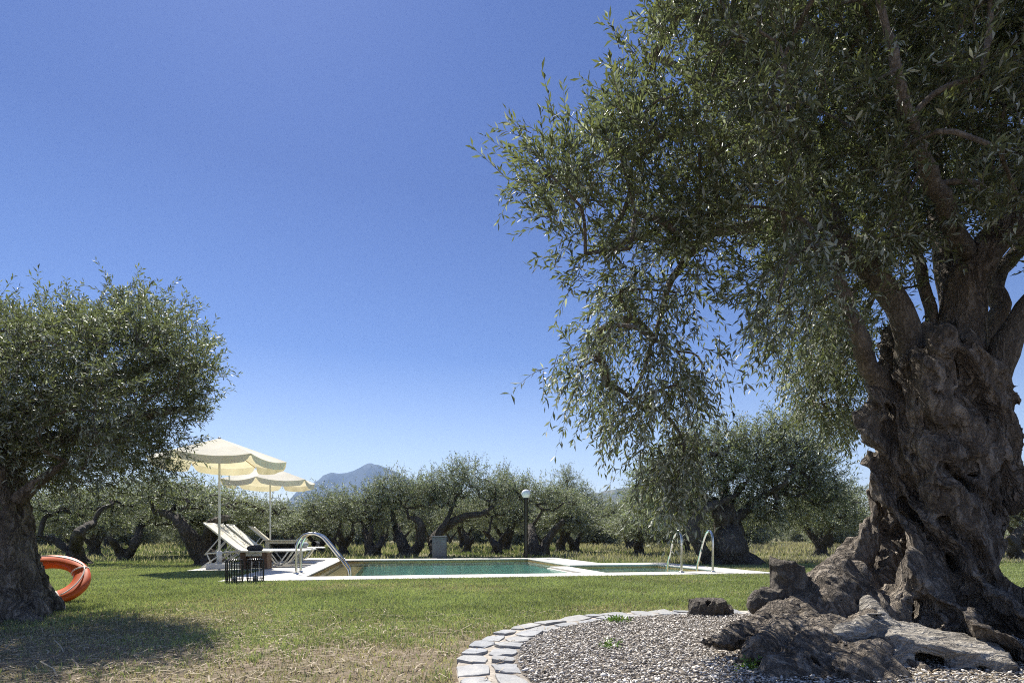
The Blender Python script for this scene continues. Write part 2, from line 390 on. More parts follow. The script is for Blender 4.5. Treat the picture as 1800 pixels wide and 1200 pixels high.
def branch_net(nodes_, clusters, rng, r_leaf=.005, sag=.12, max_r=.03):
    """join every cluster to the nearest point already joined; returns tubes and growth directions"""
    pool = [np.asarray(p, float) for p in nodes_]; par = []; n0 = len(pool)
    order = np.argsort([min(np.linalg.norm(c - p) for p in nodes_) for c in clusters])
    A = np.array(pool); rad = {}; segs = []
    for i in order:
        c = clusters[i]; d = np.linalg.norm(A - c, axis=1); j = int(np.argmin(d)); segs.append((j, len(A), i)); A = np.vstack((A, c))
    kids = np.zeros(len(A))
    for j, m, i in reversed(segs): kids[m] += 1; kids[j] += kids[m]
    tubes = []; gd = np.zeros_like(clusters)
    for j, m, i in segs:
        a, b = A[j], A[m]; L = np.linalg.norm(b - a)
        mid = (a + b) / 2 + np.array((0, 0, sag * L)) + rng.normal(size=3) * .07 * L
        r1 = min(max_r, r_leaf * math.sqrt(kids[m])); r0 = min(max_r, r1 * 1.3)
        tubes.append((curve((a, mid, b), 6), np.linspace(r0, r1, 6))); g = b - mid; gd[i] = g / (np.linalg.norm(g) + 1e-9)
    return tubes, gd
def foliage(parent, clusters, gd, center, rng, n_per, rad, length, mat, tubes=None, bark=None, K=9, leaf=(.04, .065), wid=.2, droop=.5, weights=None, out=.5, twig_r=.0013, up=0.0):
    n = np.full(len(clusters), n_per) if weights is None else np.maximum(1, (n_per * weights)).astype(int)
    rep = np.repeat(np.arange(len(clusters)), n); S = len(rep); c = clusters[rep]
    o = c - center; o /= np.linalg.norm(o, axis=1)[:, None] + 1e-9
    start = c + rng.normal(size=(S, 3)) * rad
    d = gd[rep] * .5 + o * out + rng.normal(size=(S, 3)) * .65 + np.outer(np.broadcast_to(np.asarray(up, float), (len(clusters),))[rep], (0, 0, 1.0))
    ln = rng.uniform(length[0], length[1], S)
    dp = droop if np.isscalar(droop) else np.asarray(droop)[rep]
    v, f, col, tv, tf = sprays(start, d, ln, rng, K, leaf, wid, dp, twig_r=twig_r)
    cl = rng.uniform(.0, 1.0, len(clusters))                 # whole clumps vary too
    cr = mesh_np('crown', v, f, mat, parent, col)
    mb = MB()
    for p, r in (tubes or []): mb.tube(p, r, 6, False, .1)
    if mb.n:
        bv = np.concatenate(mb.v); bf = np.array(mb.f); mesh_np('twig_sprays', np.vstack((bv, tv)), np.vstack((bf, tf + len(bv))), bark or BARK_S, cr, smooth=True)
    else: mesh_np('twig_sprays', tv, tf, bark or BARK_S, cr)
    return cr

# ================================================================== SETTING
BIG = 5600.0
# --- ground: one sheet cut open for the pools
us = [-BIG, 0, 5.3, 7.45, BIG]; vs_ = [-BIG, 0, 2.7, 6.7, BIG]; gv, gf = [], []
for a in range(4):
    for b in range(4):
        if (a == 1 and b in (1, 2)) or (a == 2 and b == 1): continue
        k = len(gv); gv += [UV(us[a], vs_[b]), UV(us[a + 1], vs_[b]), UV(us[a + 1], vs_[b + 1]), UV(us[a], vs_[b + 1])]; gf.append((k, k + 1, k + 2, k + 3))
def ground_mat():
    m, n, p, o = nodes('ground_soil'); tc = n.nodes.new('ShaderNodeTexCoord').outputs['Object']
    big = noise(n, .45, 5, .6, tc); fine = noise(n, 14, 8, .7, tc); vf = noise(n, 90, 4, .7, tc)
    soil = ramp(n, fine, [(.25, (.14, .105, .07)), (.5, (.27, .215, .15)), (.8, (.42, .36, .26))])
    green = ramp(n, vf, [(.3, (.08, .11, .03)), (.7, (.19, .23, .075))])
    sep = n.nodes.new('ShaderNodeSeparateXYZ'); n.links.new(tc, sep.inputs[0])
    near = n.nodes.new('ShaderNodeMapRange'); near.inputs[1].default_value = 3.2; near.inputs[2].default_value = 5.2; n.links.new(sep.outputs[1], near.inputs[0])
    far = n.nodes.new('ShaderNodeMapRange'); far.inputs[1].default_value = 13; far.inputs[2].default_value = 20; far.inputs[3].default_value = 1; far.inputs[4].default_value = .45; n.links.new(sep.outputs[1], far.inputs[0])
    lawn = math_node(n, 'MULTIPLY', near.outputs[0], far.outputs[0])
    fac = math_node(n, 'MULTIPLY', lawn, ramp(n, big, [(.3, (.55, .55, .55)), (.6, (1, 1, 1))]))
    fac = math_node(n, 'ADD', fac, math_node(n, 'MULTIPLY', ramp(n, noise(n, 2.3, 5, .6, tc), [(.52, (0, 0, 0)), (.66, (1, 1, 1))]), .35)); 
    fac = math_node(n, 'MINIMUM', fac, .9)
    n.links.new(mixc(n, fac, soil, green), p.inputs['Base Color']); p.inputs['Roughness'].default_value = .95; p.inputs['Specular IOR Level'].default_value = .1
    bump(n, p, math_node(n, 'ADD', fine, vf), .8, .03); return m
gnd = mesh_np('ground', np.array(gv), np.array(gf), ground_mat()); tag(gnd, 'dry lawn and grove soil running to the horizon', 'ground', kind='structure')

# --- pool deck (slabs butted round both pools)
STONE = None
def deck_mat():
    m, n, p, o = nodes('deck_stone'); tc = n.nodes.new('ShaderNodeTexCoord').outputs['Object']
    c = ramp(n, noise(n, 3, 8, .65, tc), [(.3, (.46, .44, .395)), (.7, (.60, .58, .53))])
    mp = n.nodes.new('ShaderNodeMapping'); mp.inputs['Rotation'].default_value = (0, 0, -TH); n.links.new(tc, mp.inputs[0])
    bk = n.nodes.new('ShaderNodeTexBrick'); bk.offset = 0; bk.inputs['Scale'].default_value = 1; bk.inputs['Brick Width'].default_value = .75; bk.inputs['Row Height'].default_value = .75
    bk.inputs['Mortar Size'].default_value = .004; bk.inputs['Color1'].default_value = (1, 1, 1, 1); bk.inputs['Color2'].default_value = (.94, .94, .93, 1); bk.inputs['Mortar'].default_value = (.55, .52, .47, 1)
    n.links.new(mp.outputs[0], bk.inputs[0]); n.links.new(mixc(n, 1, c, bk.outputs[0], 'MULTIPLY'), p.inputs['Base Color'])
    p.inputs['Roughness'].default_value = .75; bump(n, p, noise(n, 55, 5, .7, tc), .25, .004); return m
DECK = deck_mat()
DT = 0.022
def slab(mb, u0, v0, u1, v1, zt=DT, th=.05):
    mb.box(UV((u0 + u1) / 2, (v0 + v1) / 2, zt - th / 2), (u1 - u0, v1 - v0, th), TH, .006)
mb = MB()
slab(mb, -1.1, -.75, 0, 2.2); slab(mb, -2.45, 2.2, 0, 8.6)           # left terrace
slab(mb, 0, -.75, 8.05, 0)                                          # near coping
slab(mb, 0, 6.7, 6.37, 7.45); slab(mb, 5.3, 3.55, 6.37, 6.7)          # far coping, side deck
slab(mb, 5.3, 2.7, 8.05, 3.55); slab(mb, 7.45, 0, 8.05, 2.7)
tag(mb.build('pool_deck', DECK), 'pale stone coping and terrace round the two pools', 'pool deck', kind='structure')
# --- basin
def tile_mat(name, c1, c2, grout, s=.035):
    m, n, p, o = nodes(name); tc = n.nodes.new('ShaderNodeTexCoord').outputs['Object']
    mp = n.nodes.new('ShaderNodeMapping'); mp.inputs['Rotation'].default_value = (0, 0, -TH); mp.inputs['Scale'].default_value = (1 / s,) * 3; n.links.new(tc, mp.inputs[0])
    fr = n.nodes.new('ShaderNodeVectorMath'); fr.operation = 'FRACTION'; n.links.new(mp.outputs[0], fr.inputs[0])
    fl = n.nodes.new('ShaderNodeVectorMath'); fl.operation = 'FLOOR'; n.links.new(mp.outputs[0], fl.inputs[0])
    wn = n.nodes.new('ShaderNodeTexWhiteNoise'); n.links.new(fl.outputs[0], wn.inputs[0])
    n.links.new(ramp(n, wn.outputs[0], [(0, c1), (1, c2)]), p.inputs['Base Color']); p.inputs['Roughness'].default_value = .3; return m
TEAL = tile_mat('teal_mosaic', (.48, .78, .70), (.62, .90, .83), None); GOLD = tile_mat('gold_mosaic', (.30, .18, .055), (.48, .32, .12), None)
def wall_uv(mb, u0, v0, u1, v1, z0, z1):                            # single inward-facing sheet with real backing
    mb.add([UV(u0, v0, z0), UV(u1, v1, z0), UV(u1, v1, z1), UV(u0, v0, z1)], [(0, 1, 2, 3)])
FL = -.95; FLs = -.5
mb = MB(); mb.add([UV(0, 0, FL), UV(5.3, 0, FL), UV(5.3, 6.7, FL), UV(0, 6.7, FL)], [(0, 1, 2, 3)])
mb.add([UV(5.17, 0, FLs), UV(7.45, 0, FLs), UV(7.45, 2.7, FLs), UV(5.17, 2.7, FLs)], [(0, 1, 2, 3)])
wall_uv(mb, 0, 0, 5.3, 0, FL, -.16); wall_uv(mb, 5.3, 6.7, 0, 6.7, FL, -.16); wall_uv(mb, 0, 6.7, 0, 0, FL, -.16); wall_uv(mb, 5.3, 2.7, 5.3, 6.7, FL, -.16)
wall_uv(mb, 5.3, 0, 7.45, 0, FLs, -.16); wall_uv(mb, 7.45, 2.7, 5.3, 2.7, FLs, -.16); wall_uv(mb, 7.45, 0, 7.45, 2.7, FLs, -.16)
basin = mb.build('pool_basin', TEAL); tag(basin, 'teal mosaic lining of the swimming pool and plunge pool', 'pool', kind='structure')
mb = MB()
for a in ((0, 0, 5.3, 0), (5.3, 6.7, 0, 6.7), (0, 6.7, 0, 0), (5.3, 2.7, 5.3, 6.7), (5.3, 0, 7.45, 0), (7.45, 2.7, 5.3, 2.7), (7.45, 0, 7.45, 2.7)): wall_uv(mb, *a, -.16, 0.0)
mb.box(UV(.30, 3.35, -.30), (.58, 6.68, .28), TH)                   # gold shelf along the left side
mb.build('tile_band', GOLD, basin)
# dividing wall between the pools
mb = MB(); mb.box(UV(5.06, 1.30, -.60), (.26, 2.56, 1.1), TH); mb.build('dividing_wall', TEAL, basin)
mb = MB(); mb.box(UV(5.0, 1.30, -.012), (.40, 2.56, .035), TH, .004); mb.box(UV(4.93, 1.30, -.045), (.40, 2.56, .028), TH, .004); mb.build('dividing_slab', DECK, basin)
def water_mat():
    m, n, p, o = nodes('pool_water'); tc = n.nodes.new('ShaderNodeTexCoord').outputs['Object']
    h = math_node(n, 'ADD', noise(n, 3.2, 3, .5, tc, dist=.3), math_node(n, 'MULTIPLY', noise(n, 11, 3, .5, tc), .3))
    b = n.nodes.new('ShaderNodeBump'); b.inputs['Strength'].default_value = .09; b.inputs['Distance'].default_value = .05; n.links.new(h, b.inputs['Height'])
    fr = n.nodes.new('ShaderNodeFresnel'); fr.inputs[0].default_value = 1.33; n.links.new(b.outputs[0], fr.inputs[1])
    gl = n.nodes.new('ShaderNodeBsdfGlossy'); gl.inputs['Roughness'].default_value = .02; n.links.new(b.outputs[0], gl.inputs['Normal'])
    rf = n.nodes.new('ShaderNodeBsdfRefraction'); rf.inputs['IOR'].default_value = 1.33; rf.inputs['Roughness'].default_value = .02; rf.inputs[0].default_value = (.88, .98, .96, 1); n.links.new(b.outputs[0], rf.inputs['Normal'])
    tr = n.nodes.new('ShaderNodeBsdfTransparent'); tr.inputs[0].default_value = (.88, .98, .96, 1)
    m1 = n.nodes.new('ShaderNodeMixShader'); m1.inputs[0].default_value = .85; n.links.new(rf.outputs[0], m1.inputs[1]); n.links.new(tr.outputs[0], m1.inputs[2])
    m2 = n.nodes.new('ShaderNodeMixShader'); n.links.new(fr.outputs[0], m2.inputs[0]); n.links.new(m1.outputs[0], m2.inputs[1]); n.links.new(gl.outputs[0], m2.inputs[2])
    n.links.new(m2.outputs[0], o.inputs[0]); return m
WATER = water_mat(); wz = -.045
tag(MB().add([UV(0, 0, wz), UV(5.3, 0, wz), UV(5.3, 6.7, wz), UV(0, 6.7, wz)], [(0, 1, 2, 3)]).build('water', WATER), 'green swimming pool water reflecting the grove', 'water', kind='structure')
tag(MB().add([UV(5.305, 0, wz), UV(7.45, 0, wz), UV(7.45, 2.7, wz), UV(5.305, 2.7, wz)], [(0, 1, 2, 3)]).build('water', WATER), 'green plunge pool water beside the main pool', 'water', kind='structure')

# --- far mountains
def ridge(name, prof, Y, depth, mat, label, rough):
    prof = np.array(prof, float); n = 160; m = 26; px = np.linspace(prof[0, 0], prof[-1, 0], n); py = np.interp(px, prof[:, 0], prof[:, 1])
    X = (px - 900) / FPX * Y; H = np.maximum(EYE + (HOR - py) / FPX * Y, 0); t = np.linspace(-1, 1, m); v = np.zeros((n, m, 3))
    for j, tt in enumerate(t):
        q = np.stack((X, np.full(n, tt * depth), np.zeros(n)), 1); nz = vnoise(q, rough) * .5 + vnoise(q, rough * .4) * .3
        v[:, j] = np.stack((X, Y + tt * depth + nz * depth * .08, H * np.clip((1 - abs(tt) ** 1.3) * (1 + (nz * .35) * (abs(tt) > .01)), 0, 1 if tt < 0 else 1) - 2), 1)
    i = np.arange(n - 1)[:, None] * m + np.arange(m - 1)[None]; f = np.stack((i, i + m, i + m + 1, i + 1), -1).reshape(-1, 4)
    return tag(mesh_np(name, v.reshape(-1, 3), f, mat, smooth=True), label, 'mountain' if 'mountain' in name else 'hill', kind='structure')
def hill_mat(name, a, b, s):
    m, n, p, o = nodes(name); n.links.new(ramp(n, noise(n, s, 10, .7), [(.35, a), (.65, b)]), p.inputs['Base Color']); p.inputs['Roughness'].default_value = 1; p.inputs['Specular IOR Level'].default_value = 0; return m
ridge('mountain', [(380, 940), (440, 915), (500, 893), (530, 874), (545, 855), (560, 845), (575, 837), (588, 832), (610, 831), (622, 827), (632, 823), (642, 821), (650, 817), (656, 815), (663, 818), (672, 819), (682, 822), (697, 829), (730, 846), (790, 872), (860, 898), (950, 925), (1040, 940)], 4300, 900, hill_mat('haze_tinted_rock', (.045, .06, .075), (.13, .15, .165), .004), 'blue hazy mountain peak beyond the grove', 260)  # rock base colour tinted blue, painting in part of the distance haze
ridge('hill', [(900, 935), (960, 905), (1000, 880), (1030, 866), (1048, 863), (1065, 861), (1085, 859), (1110, 857), (1160, 856), (1230, 866), (1330, 890), (1500, 930)], 2600, 500, hill_mat('hill_scrub', (.045, .06, .035), (.22, .21, .16), .02), 'low scrub hill behind the grove on the right', 120)

# ================================================================== ANCIENT OLIVE TREE
def sculpt_part(name, sk, mat, parent, origin):
    v, q = sk.mesh(); return mesh_np(name, v - origin, q, mat, parent, smooth=True)
TX, TY = 2.76, 3.72
def on_trunk(px, py, Rr=.40, out=0.0):
    Rr = min(Rr, .40)
    X = (px - 900) / FPX * (TY - Rr * .7); dx = np.clip((X - TX) / Rr, -.98, .98); Z = TY - Rr * math.sqrt(1 - dx * dx) - out
    return P(px, py, Z)
def ancient_tree():
    O = np.array((TX, TY, 0.0))
    t = thing('olive_tree', O, 'ancient olive with huge gnarled trunk and spreading roots in the gravel circle', 'tree')
    s = Sculpt((.75, 2.25, -.10), (3.45, 4.40, 2.30), .0108)
    s.chain([(TX - .06, TY, -.1), (TX - .06, TY, .35), (TX, TY, .8), (TX + .02, TY, 1.2), (TX + .01, TY, 1.55), (TX - .03, TY, 1.8)], [.32, .28, .30, .32, .32, .22], .1, 14)
    # burls and shoulders
    for px, py, r, o in ((1590, 610, .15, -.12), (1590, 660, .16, -.06), (1578, 730, .13, -.02), (1700, 640, .17, -.10), (1745, 670, .15, -.04), (1755, 740, .15, -.02), (1640, 700, .20, -.08), (1680, 770, .18, -.06),
                        (1600, 790, .15, -.03), (1740, 840, .15, -.05), (1740, 920, .12, .0), (1552, 900, .12, -.02), (1560, 960, .14, .0), (1620, 1000, .15, .02), (1690, 1010, .14, .0), (1735, 1060, .12, -.02), (1600, 1050, .12, .1), (1650, 940, .16, -.04)):
        p = on_trunk(px, py, .47, o); s.cap(p + np.array((0, 0, -.10)), p + np.array((0, .08, .12)), r * .80, r * .74, .06)
    # twisting cords
    for pts, r in (([(1545, 665), (1536, 715), (1534, 770), (1556, 812), (1572, 850), (1598, 900), (1640, 955), (1665, 1010), (1670, 1080)], (.05, .075, .075, .07, .07, .065, .06, .05)),
                   ([(1600, 640), (1578, 690), (1592, 750), (1640, 792), (1690, 800), (1725, 760)], (.05, .06, .07, .06, .05)),
                   ([(1700, 620), (1745, 680), (1752, 760), (1728, 830), (1712, 900), (1722, 980), (1738, 1060), (1745, 1130)], (.06, .07, .065, .06, .06, .06, .07)),
                   ([(1650, 600), (1640, 660), (1655, 720), (1700, 745)], (.07, .06, .05)),
                   ([(1770, 690), (1775, 760), (1765, 840), (1755, 930), (1740, 1010), (1725, 1090)], (.06, .06, .06, .06)),
                   ([(1640, 830), (1682, 880), (1694, 960), (1690, 1040), (1705, 1120)], (.05, .06, .06, .06)),
                   ([(1538, 850), (1532, 900), (1515, 950), (1490, 1000)], (.05, .07, .09)),
                   ([(1555, 880), (1545, 930), (1520, 970), (1500, 1010)], (.05, .06, .07)),
                   ([(1640, 900), (1615, 960), (1590, 1000), (1570, 1060)], (.05, .06, .08)),
                   ([(1560, 700), (1545, 745), (1570, 790), (1620, 830), (1650, 900)], (.04, .05, .055, .05))):
        s.chain([on_trunk(a, b, .50, .02) for a, b in pts], r, .035, len(pts) * 4)
    # roots and root lumps in front: chains of (px, py, depth), radii
    for pts, r in (([(1482, 985, 3.38), (1472, 1020, 3.32), (1450, 1062, 3.25), (1425, 1105, 3.15), (1400, 1145, 3.05)], (.085, .125, .13, .11, .10)),
                   ([(1505, 1000, 3.40), (1515, 1050, 3.30), (1500, 1100, 3.20)], (.09, .11, .12)),
                   ([(1440, 1035, 3.30), (1405, 1070, 3.22), (1370, 1092, 3.16), (1335, 1112, 3.10), (1300, 1128, 3.05)], (.06, .06, .055, .05, .035)),
                   ([(1330, 1128, 3.05), (1290, 1133, 3.02), (1245, 1140, 2.98), (1180, 1152, 2.96)], (.07, .055, .045, .02)),
                   ([(1395, 1112, 3.0), (1372, 1130, 2.95), (1352, 1150, 2.90)], (.07, .075, .06)), ([(1340, 1150, 2.86), (1322, 1162, 2.84)], (.06, .045)),
                   ([(1545, 1088, 3.02), (1500, 1112, 2.93), (1452, 1128, 2.86), (1415, 1160, 2.76), (1375, 1205, 2.62)], (.05, .06, .065, .075, .08)),
                   ([(1470, 1112, 2.98), (1436, 1128, 2.92), (1410, 1150, 2.86)], (.075, .08, .06)), ([(1500, 1150, 2.80), (1470, 1175, 2.72), (1440, 1205, 2.62)], (.06, .075, .08)),
                   ([(1556, 1142, 2.84), (1520, 1172, 2.70), (1492, 1200, 2.60), (1480, 1240, 2.5)], (.05, .085, .09, .09)),
                   ([(1575, 1150, 2.84), (1560, 1186, 2.68), (1555, 1225, 2.55)], (.055, .06, .07)),
                   ([(1640, 1165, 2.78), (1636, 1195, 2.66), (1630, 1230, 2.56)], (.05, .055, .06)),
                   ([(1690, 1180, 2.74), (1718, 1196, 2.64), (1760, 1215, 2.56)], (.055, .06, .06)), ([(1720, 1165, 2.76), (1752, 1183, 2.70), (1800, 1196, 2.66), (1860, 1215, 2.6)], (.04, .045, .04, .03)),
                   ([(1595, 1000, 3.30), (1585, 1040, 3.28), (1570, 1085, 3.2)], (.09, .10, .11)), ([(1562, 1000, 3.3), (1552, 1045, 3.22), (1560, 1085, 3.15)], (.045, .05, .06)), ([(1640, 1010, 3.32), (1640, 1070, 3.26), (1650, 1120, 3.2)], (.11, .12, .13)), ([(1700, 1060, 3.34), (1705, 1120, 3.28)], (.10, .12)), ([(1615, 985, 3.3), (1600, 1010, 3.24)], (.06, .06))):
        s.chain([P(*q) for q in pts], r, .022, len(pts) * 5)
    s.chain([(2.9, 4.0, .15), (3.1, 4.3, -.05)], (.2, .1)); s.chain([(2.5, 4.0, .15), (2.2, 4.3, -.05)], (.18, .1))
    s.cap((1.95, 3.05, -.12), (2.3, 3.1, -.12), .22, .26, .05)
    rr_ = np.random.default_rng(17)
    for _ in range(34):                                       # sinewy surface roots fanning out from the foot
        a = R(rr_.uniform(-172, -72)); e = np.array((math.cos(a), math.sin(a), 0)); sd_ = np.array((-e[1], e[0], 0)); L = rr_.uniform(.45, .95); q = []
        for t_ in np.linspace(0, 1, 7): q.append(np.array((TX, TY, 0)) + e * (.36 + L * t_) + sd_ * (rr_.normal() * .045) + np.array((0, 0, .42 * (1 - t_) ** 1.5 + .035 + rr_.normal() * .022)))
        w0 = rr_.uniform(.022, .042); s.chain(q, (w0 * 1.3, w0, w0 * .5), .02, 26)
    # hollows
    for px, py, r, o in ((1583, 918, .055, .04), (1690, 868, .05, .06), (1650, 1090, .035, .05), (1720, 945, .035, .05), (1555, 775, .035, .06), (1620, 850, .03, .06), (1765, 880, .035, .04)):
        p = on_trunk(px, py, .52, o); s.cap(p + np.array((0, -.03, .05)), p + np.array((.0, .10, -.05)), r, r * .6, .04, True)
    for px, py, Z, r in ((1540, 1140, 2.78, .045), (1418, 1140, 2.80, .03), (1545, 1112, 2.86, .03), (1604, 1165, 2.66, .06), (1660, 1178, 2.66, .045), (1360, 1118, 2.97, .025)):
        p = P(px, py, Z); s.cap(p, p + np.array((0, .22, .0)), r, r * .8, .03, True)
    zb = np.arange(s.n[2]) * s.h + s.lo[2]; s.F += np.interp(zb, (0, .30, .62), (.024, .030, .052)).astype(np.float32)[None, None]; s.rough([(.008, .10, True), (.012, (.045, .045, .14), True), (.007, (.025, .025, .10), True)], 1.1, (TX, TY), .06, [(.054, .16, 2.2, 1.2), (.024, .075, 1.1, 1.0)])
    sculpt_part('trunk', s, BARK, t, O)
    # sun-bleached flat slab of dead wood lying over the front roots
    s = Sculpt((1.55, 2.35, -.10), (3.1, 3.45, .45), .0105)
    a = P(1550, 1096, 2.98); b = P(1752, 1140, 2.80); ax = (b - a); L = np.linalg.norm(ax); ax /= L; sd = np.array((.25, -1.0, -.28)); sd -= ax * sd.dot(ax); sd /= np.linalg.norm(sd); nn = np.cross(ax, sd)
    M = np.stack((ax, sd, nn), 1); s.box((a + b) / 2 + sd * .03 + np.array((0, 0, -.02)), (L * 1.08, .30, .05), M, .02)
    s.chain([P(1556, 1108, 2.98), P(1532, 1078, 3.05), P(1522, 1055, 3.12)], (.04, .03, .012), .04)
    s.chain([a, P(1500, 1112, 2.85), P(1455, 1122, 2.84)], (.05, .04, .02), .04)
    for q, r in ((.06, .06), (.62, .045), (.95, .045)):
        p = a + ax * L * q + sd * .11 + np.array((0, 0, -.03)); s.chain([p, p + sd * .05 + np.array((0, 0, -.10)), p + sd * .10 + np.array((0, 0, -.25))], (r * .7, r, r * 1.2), .03)
    s.rough([(.010, (.25, .06, .05), True), (.006, (.16, .03, .03), True), (.004, .02, False)])
    tag(sculpt_part('dead_wood', s, DEADWOOD, t, O), 'grey sun-bleached slab of dead wood over the roots')
    # sawn stump growing from the root
    s = Sculpt((1.35, 2.95, -.05), (2.05, 3.65, .62), .010)
    c = P(1388, 1062, 3.32); s.cap(c + np.array((.01, 0, -.14)), P(1390, 1040, 3.32), .145, .095, .03); s.cap(P(1390, 1040, 3.32), P(1384, 985, 3.32), .095, .082, .02)
    s.chain([P(1350, 1050, 3.3), P(1330, 1062, 3.28)], (.05, .04), .03); s.chain([P(1425, 1025, 3.32), P(1440, 1060, 3.3)], (.03, .06), .04)
    top = P(1386, 989, 3.32)[2]; zz = np.arange(s.n[2]) * s.h + s.lo[2]; xx_ = np.arange(s.n[0]) * s.h + s.lo[0]; s.F = np.maximum(s.F, (zz[None, :] - top + .30 * (xx_[:, None] - P(1386, 989, 3.32)[0]))[:, None, :].astype(np.float32))
    s.rough([(.012, .07, True), (.007, (.03, .03, .15), True)])
    sculpt_part('stump', s, CUTWOOD, t, O)
    # limbs
    def Lm(pts, r, n=18):
        mb = MB(); c = curve([P(*q) for q in pts], n); c[1:-1] += np.random.randn(n - 2, 3) * .008
        mb.tube(c - O, np.interp(np.linspace(0, 1, n), np.linspace(0, 1, len(r)), r), 14, True, .07); mb.build('limb', BARK_S if max(r) < .09 else BARK, t, True); return c
    np.random.seed(5); limbs = []
    limbs.append(Lm([(1590, 740, 3.75), (1534, 655, 3.58), (1515, 600, 3.48), (1490, 545, 3.45), (1470, 470, 3.4)], (.062, .055, .05, .045, .03)))
    limbs.append(Lm([(1605, 640, 3.6), (1592, 590, 3.6), (1568, 520, 3.6), (1520, 462, 3.65), (1480, 425, 3.7), (1445, 340, 3.75), (1420, 260, 3.8), (1400, 150, 3.9)], (.085, .075, .072, .068, .06, .05, .045, .03)))
    limbs.append(Lm([(1488, 432, 3.7), (1400, 400, 3.75), (1320, 398, 3.8), (1250, 412, 3.8), (1205, 455, 3.75), (1170, 520, 3.7), (1150, 600, 3.65)], (.05, .045, .04, .035, .028, .02, .012)))
    limbs.append(Lm([(1632, 640, 3.75), (1630, 600, 3.75), (1638, 545, 3.75), (1618, 470, 3.8), (1600, 380, 4.0), (1570, 250, 4.2)], (.045, .04, .036, .033, .03, .02)))
    limbs.append(Lm([(1685, 690, 3.7), (1682, 620, 3.7), (1692, 550, 3.68), (1702, 490, 3.65), (1745, 425, 3.55), (1800, 370, 3.45), (1900, 270, 3.4), (2000, 120, 3.4)], (.19, .15, .13, .12, .10, .09, .07, .04)))
    limbs.append(Lm([(1690, 560, 3.75), (1672, 470, 3.9), (1650, 360, 4.1), (1620, 200, 4.3), (1600, 0, 4.4), (1580, -200, 4.4)], (.11, .09, .08, .07, .05, .03)))
    limbs.append(Lm([(1715, 650, 3.9), (1738, 590, 3.95), (1760, 540, 4.0), (1752, 490, 4.05), (1800, 420, 4.3), (1850, 300, 4.6)], (.08, .07, .06, .06, .05, .03)))
    limbs.append(Lm([(1748, 660, 3.55), (1775, 600, 3.5), (1808, 540, 3.45), (1880, 470, 3.4), (2000, 390, 3.4), (2120, 330, 3.5)], (.085, .08, .07, .06, .045, .03)))
    limbs.append(Lm([(1440, 330, 3.75), (1380, 240, 3.7), (1300, 165, 3.7), (1215, 128, 3.7), (1130, 90, 3.75)], (.042, .036, .03, .022, .012)))
    limbs.append(Lm([(1440, 320, 3.78), (1330, 250, 3.9), (1210, 225, 4.0), (1090, 270, 4.0), (980, 320, 4.0)], (.04, .035, .028, .02, .01)))
    limbs.append(Lm([(1540, 300, 4.0), (1480, 245, 4.0), (1420, 215, 4.0), (1340, 60, 4.1)], (.045, .05, .04, .025)))
    limbs.append(Lm([(1660, 400, 4.05), (1560, 420, 4.6), (1450, 420, 5.0), (1330, 380, 5.3)], (.06, .05, .035, .02)))
    limbs.append(Lm([(1620, 250, 4.3), (1500, 250, 4.9), (1350, 260, 5.4), (1220, 280, 5.6)], (.05, .04, .03, .015)))
    limbs.append(Lm([(1560, 440, 4.55), (1520, 560, 4.9), (1480, 650, 5.0)], (.03, .02, .012)))
    limbs.append(Lm([(1700, 450, 3.6), (1640, 330, 3.1), (1600, 200, 2.8), (1560, 60, 2.7)], (.06, .045, .03, .02)))
    rng = np.random.default_rng(11)
    outline = [(1110, -60), (1118, 40), (1105, 130), (1062, 192), (1005, 212), (985, 245), (915, 272), (888, 330), (885, 375), (955, 395), (985, 440), (1005, 500), (972, 560), (975, 640), (990, 720), (1030, 795), (1085, 800), (1120, 765), (1175, 800), (1215, 745), (1228, 690), (1268, 680), (1285, 650), (1228, 590), (1225, 545), (1290, 500), (1320, 540), (1335, 640), (1400, 665), (1500, 640), (1545, 575), (1600, 545), (1660, 470), (1720, 430), (1780, 430), (1900, 560), (2100, 640), (2300, 560), (2380, 300), (2330, -80), (2150, -380), (1850, -560), (1500, -520), (1250, -340), (1130, -170)]
    def fill(poly, n, z0, z1, dmin, inset=1.0):
        poly = np.array(poly); lo, hi = poly.min(0), poly.max(0); q = rng.uniform(lo, hi, (n, 2)); ok = in_poly(q[:, 0], q[:, 1], poly)
        for a_, b_ in ((38, 0), (-38, 0), (0, 38), (0, -38)): ok &= in_poly(q[:, 0] + a_ * inset, q[:, 1] + b_ * inset, poly)
        q = q[ok]; z = rng.uniform(z0, z1, len(q)) - (.45 * np.clip((1420 - q[:, 0]) / 150, 0, 1) if z0 == 3.35 else 0); return spaced([P(a, b, c) for (a, b), c in zip(q, z)], dmin)
    cl = [fill(outline, 2200, 3.35, 4.2, .22)]
    core = [(1290, -500), (1290, 60), (1255, 150), (1310, 250), (1300, 330), (1330, 430), (1310, 500), (1340, 560), (1420, 600), (1520, 560), (1600, 480), (1700, 420), (1820, 420), (1950, 520), (2200, 450), (2250, 100), (2000, -400), (1700, -520)]
    cl.append(fill(core, 700, 2.55, 3.4, .34)); cl.append(fill(core, 600, 4.2, 5.0, .38))
    rear = [(1240, 60), (1200, 200), (1190, 330), (1230, 400), (1300, 400), (1340, 480), (1420, 540), (1560, 480), (1720, 380), (1900, 420), (2000, 100), (1800, -250), (1400, -250), (1200, -80)]
    cl.append(fill(rear, 900, 4.9, 6.2, .36))
    low = [(1400, 600), (1385, 660), (1425, 730), (1480, 770), (1510, 740), (1530, 640), (1560, 560), (1480, 540)]
    cl.append(fill(low, 300, 4.6, 5.4, .20, .5))
    cl.append(fill([(1165, 740), (1160, 860), (1190, 885), (1212, 820), (1215, 740)], 60, 3.2, 3.5, .13, .3))
    cl = np.concatenate(cl)
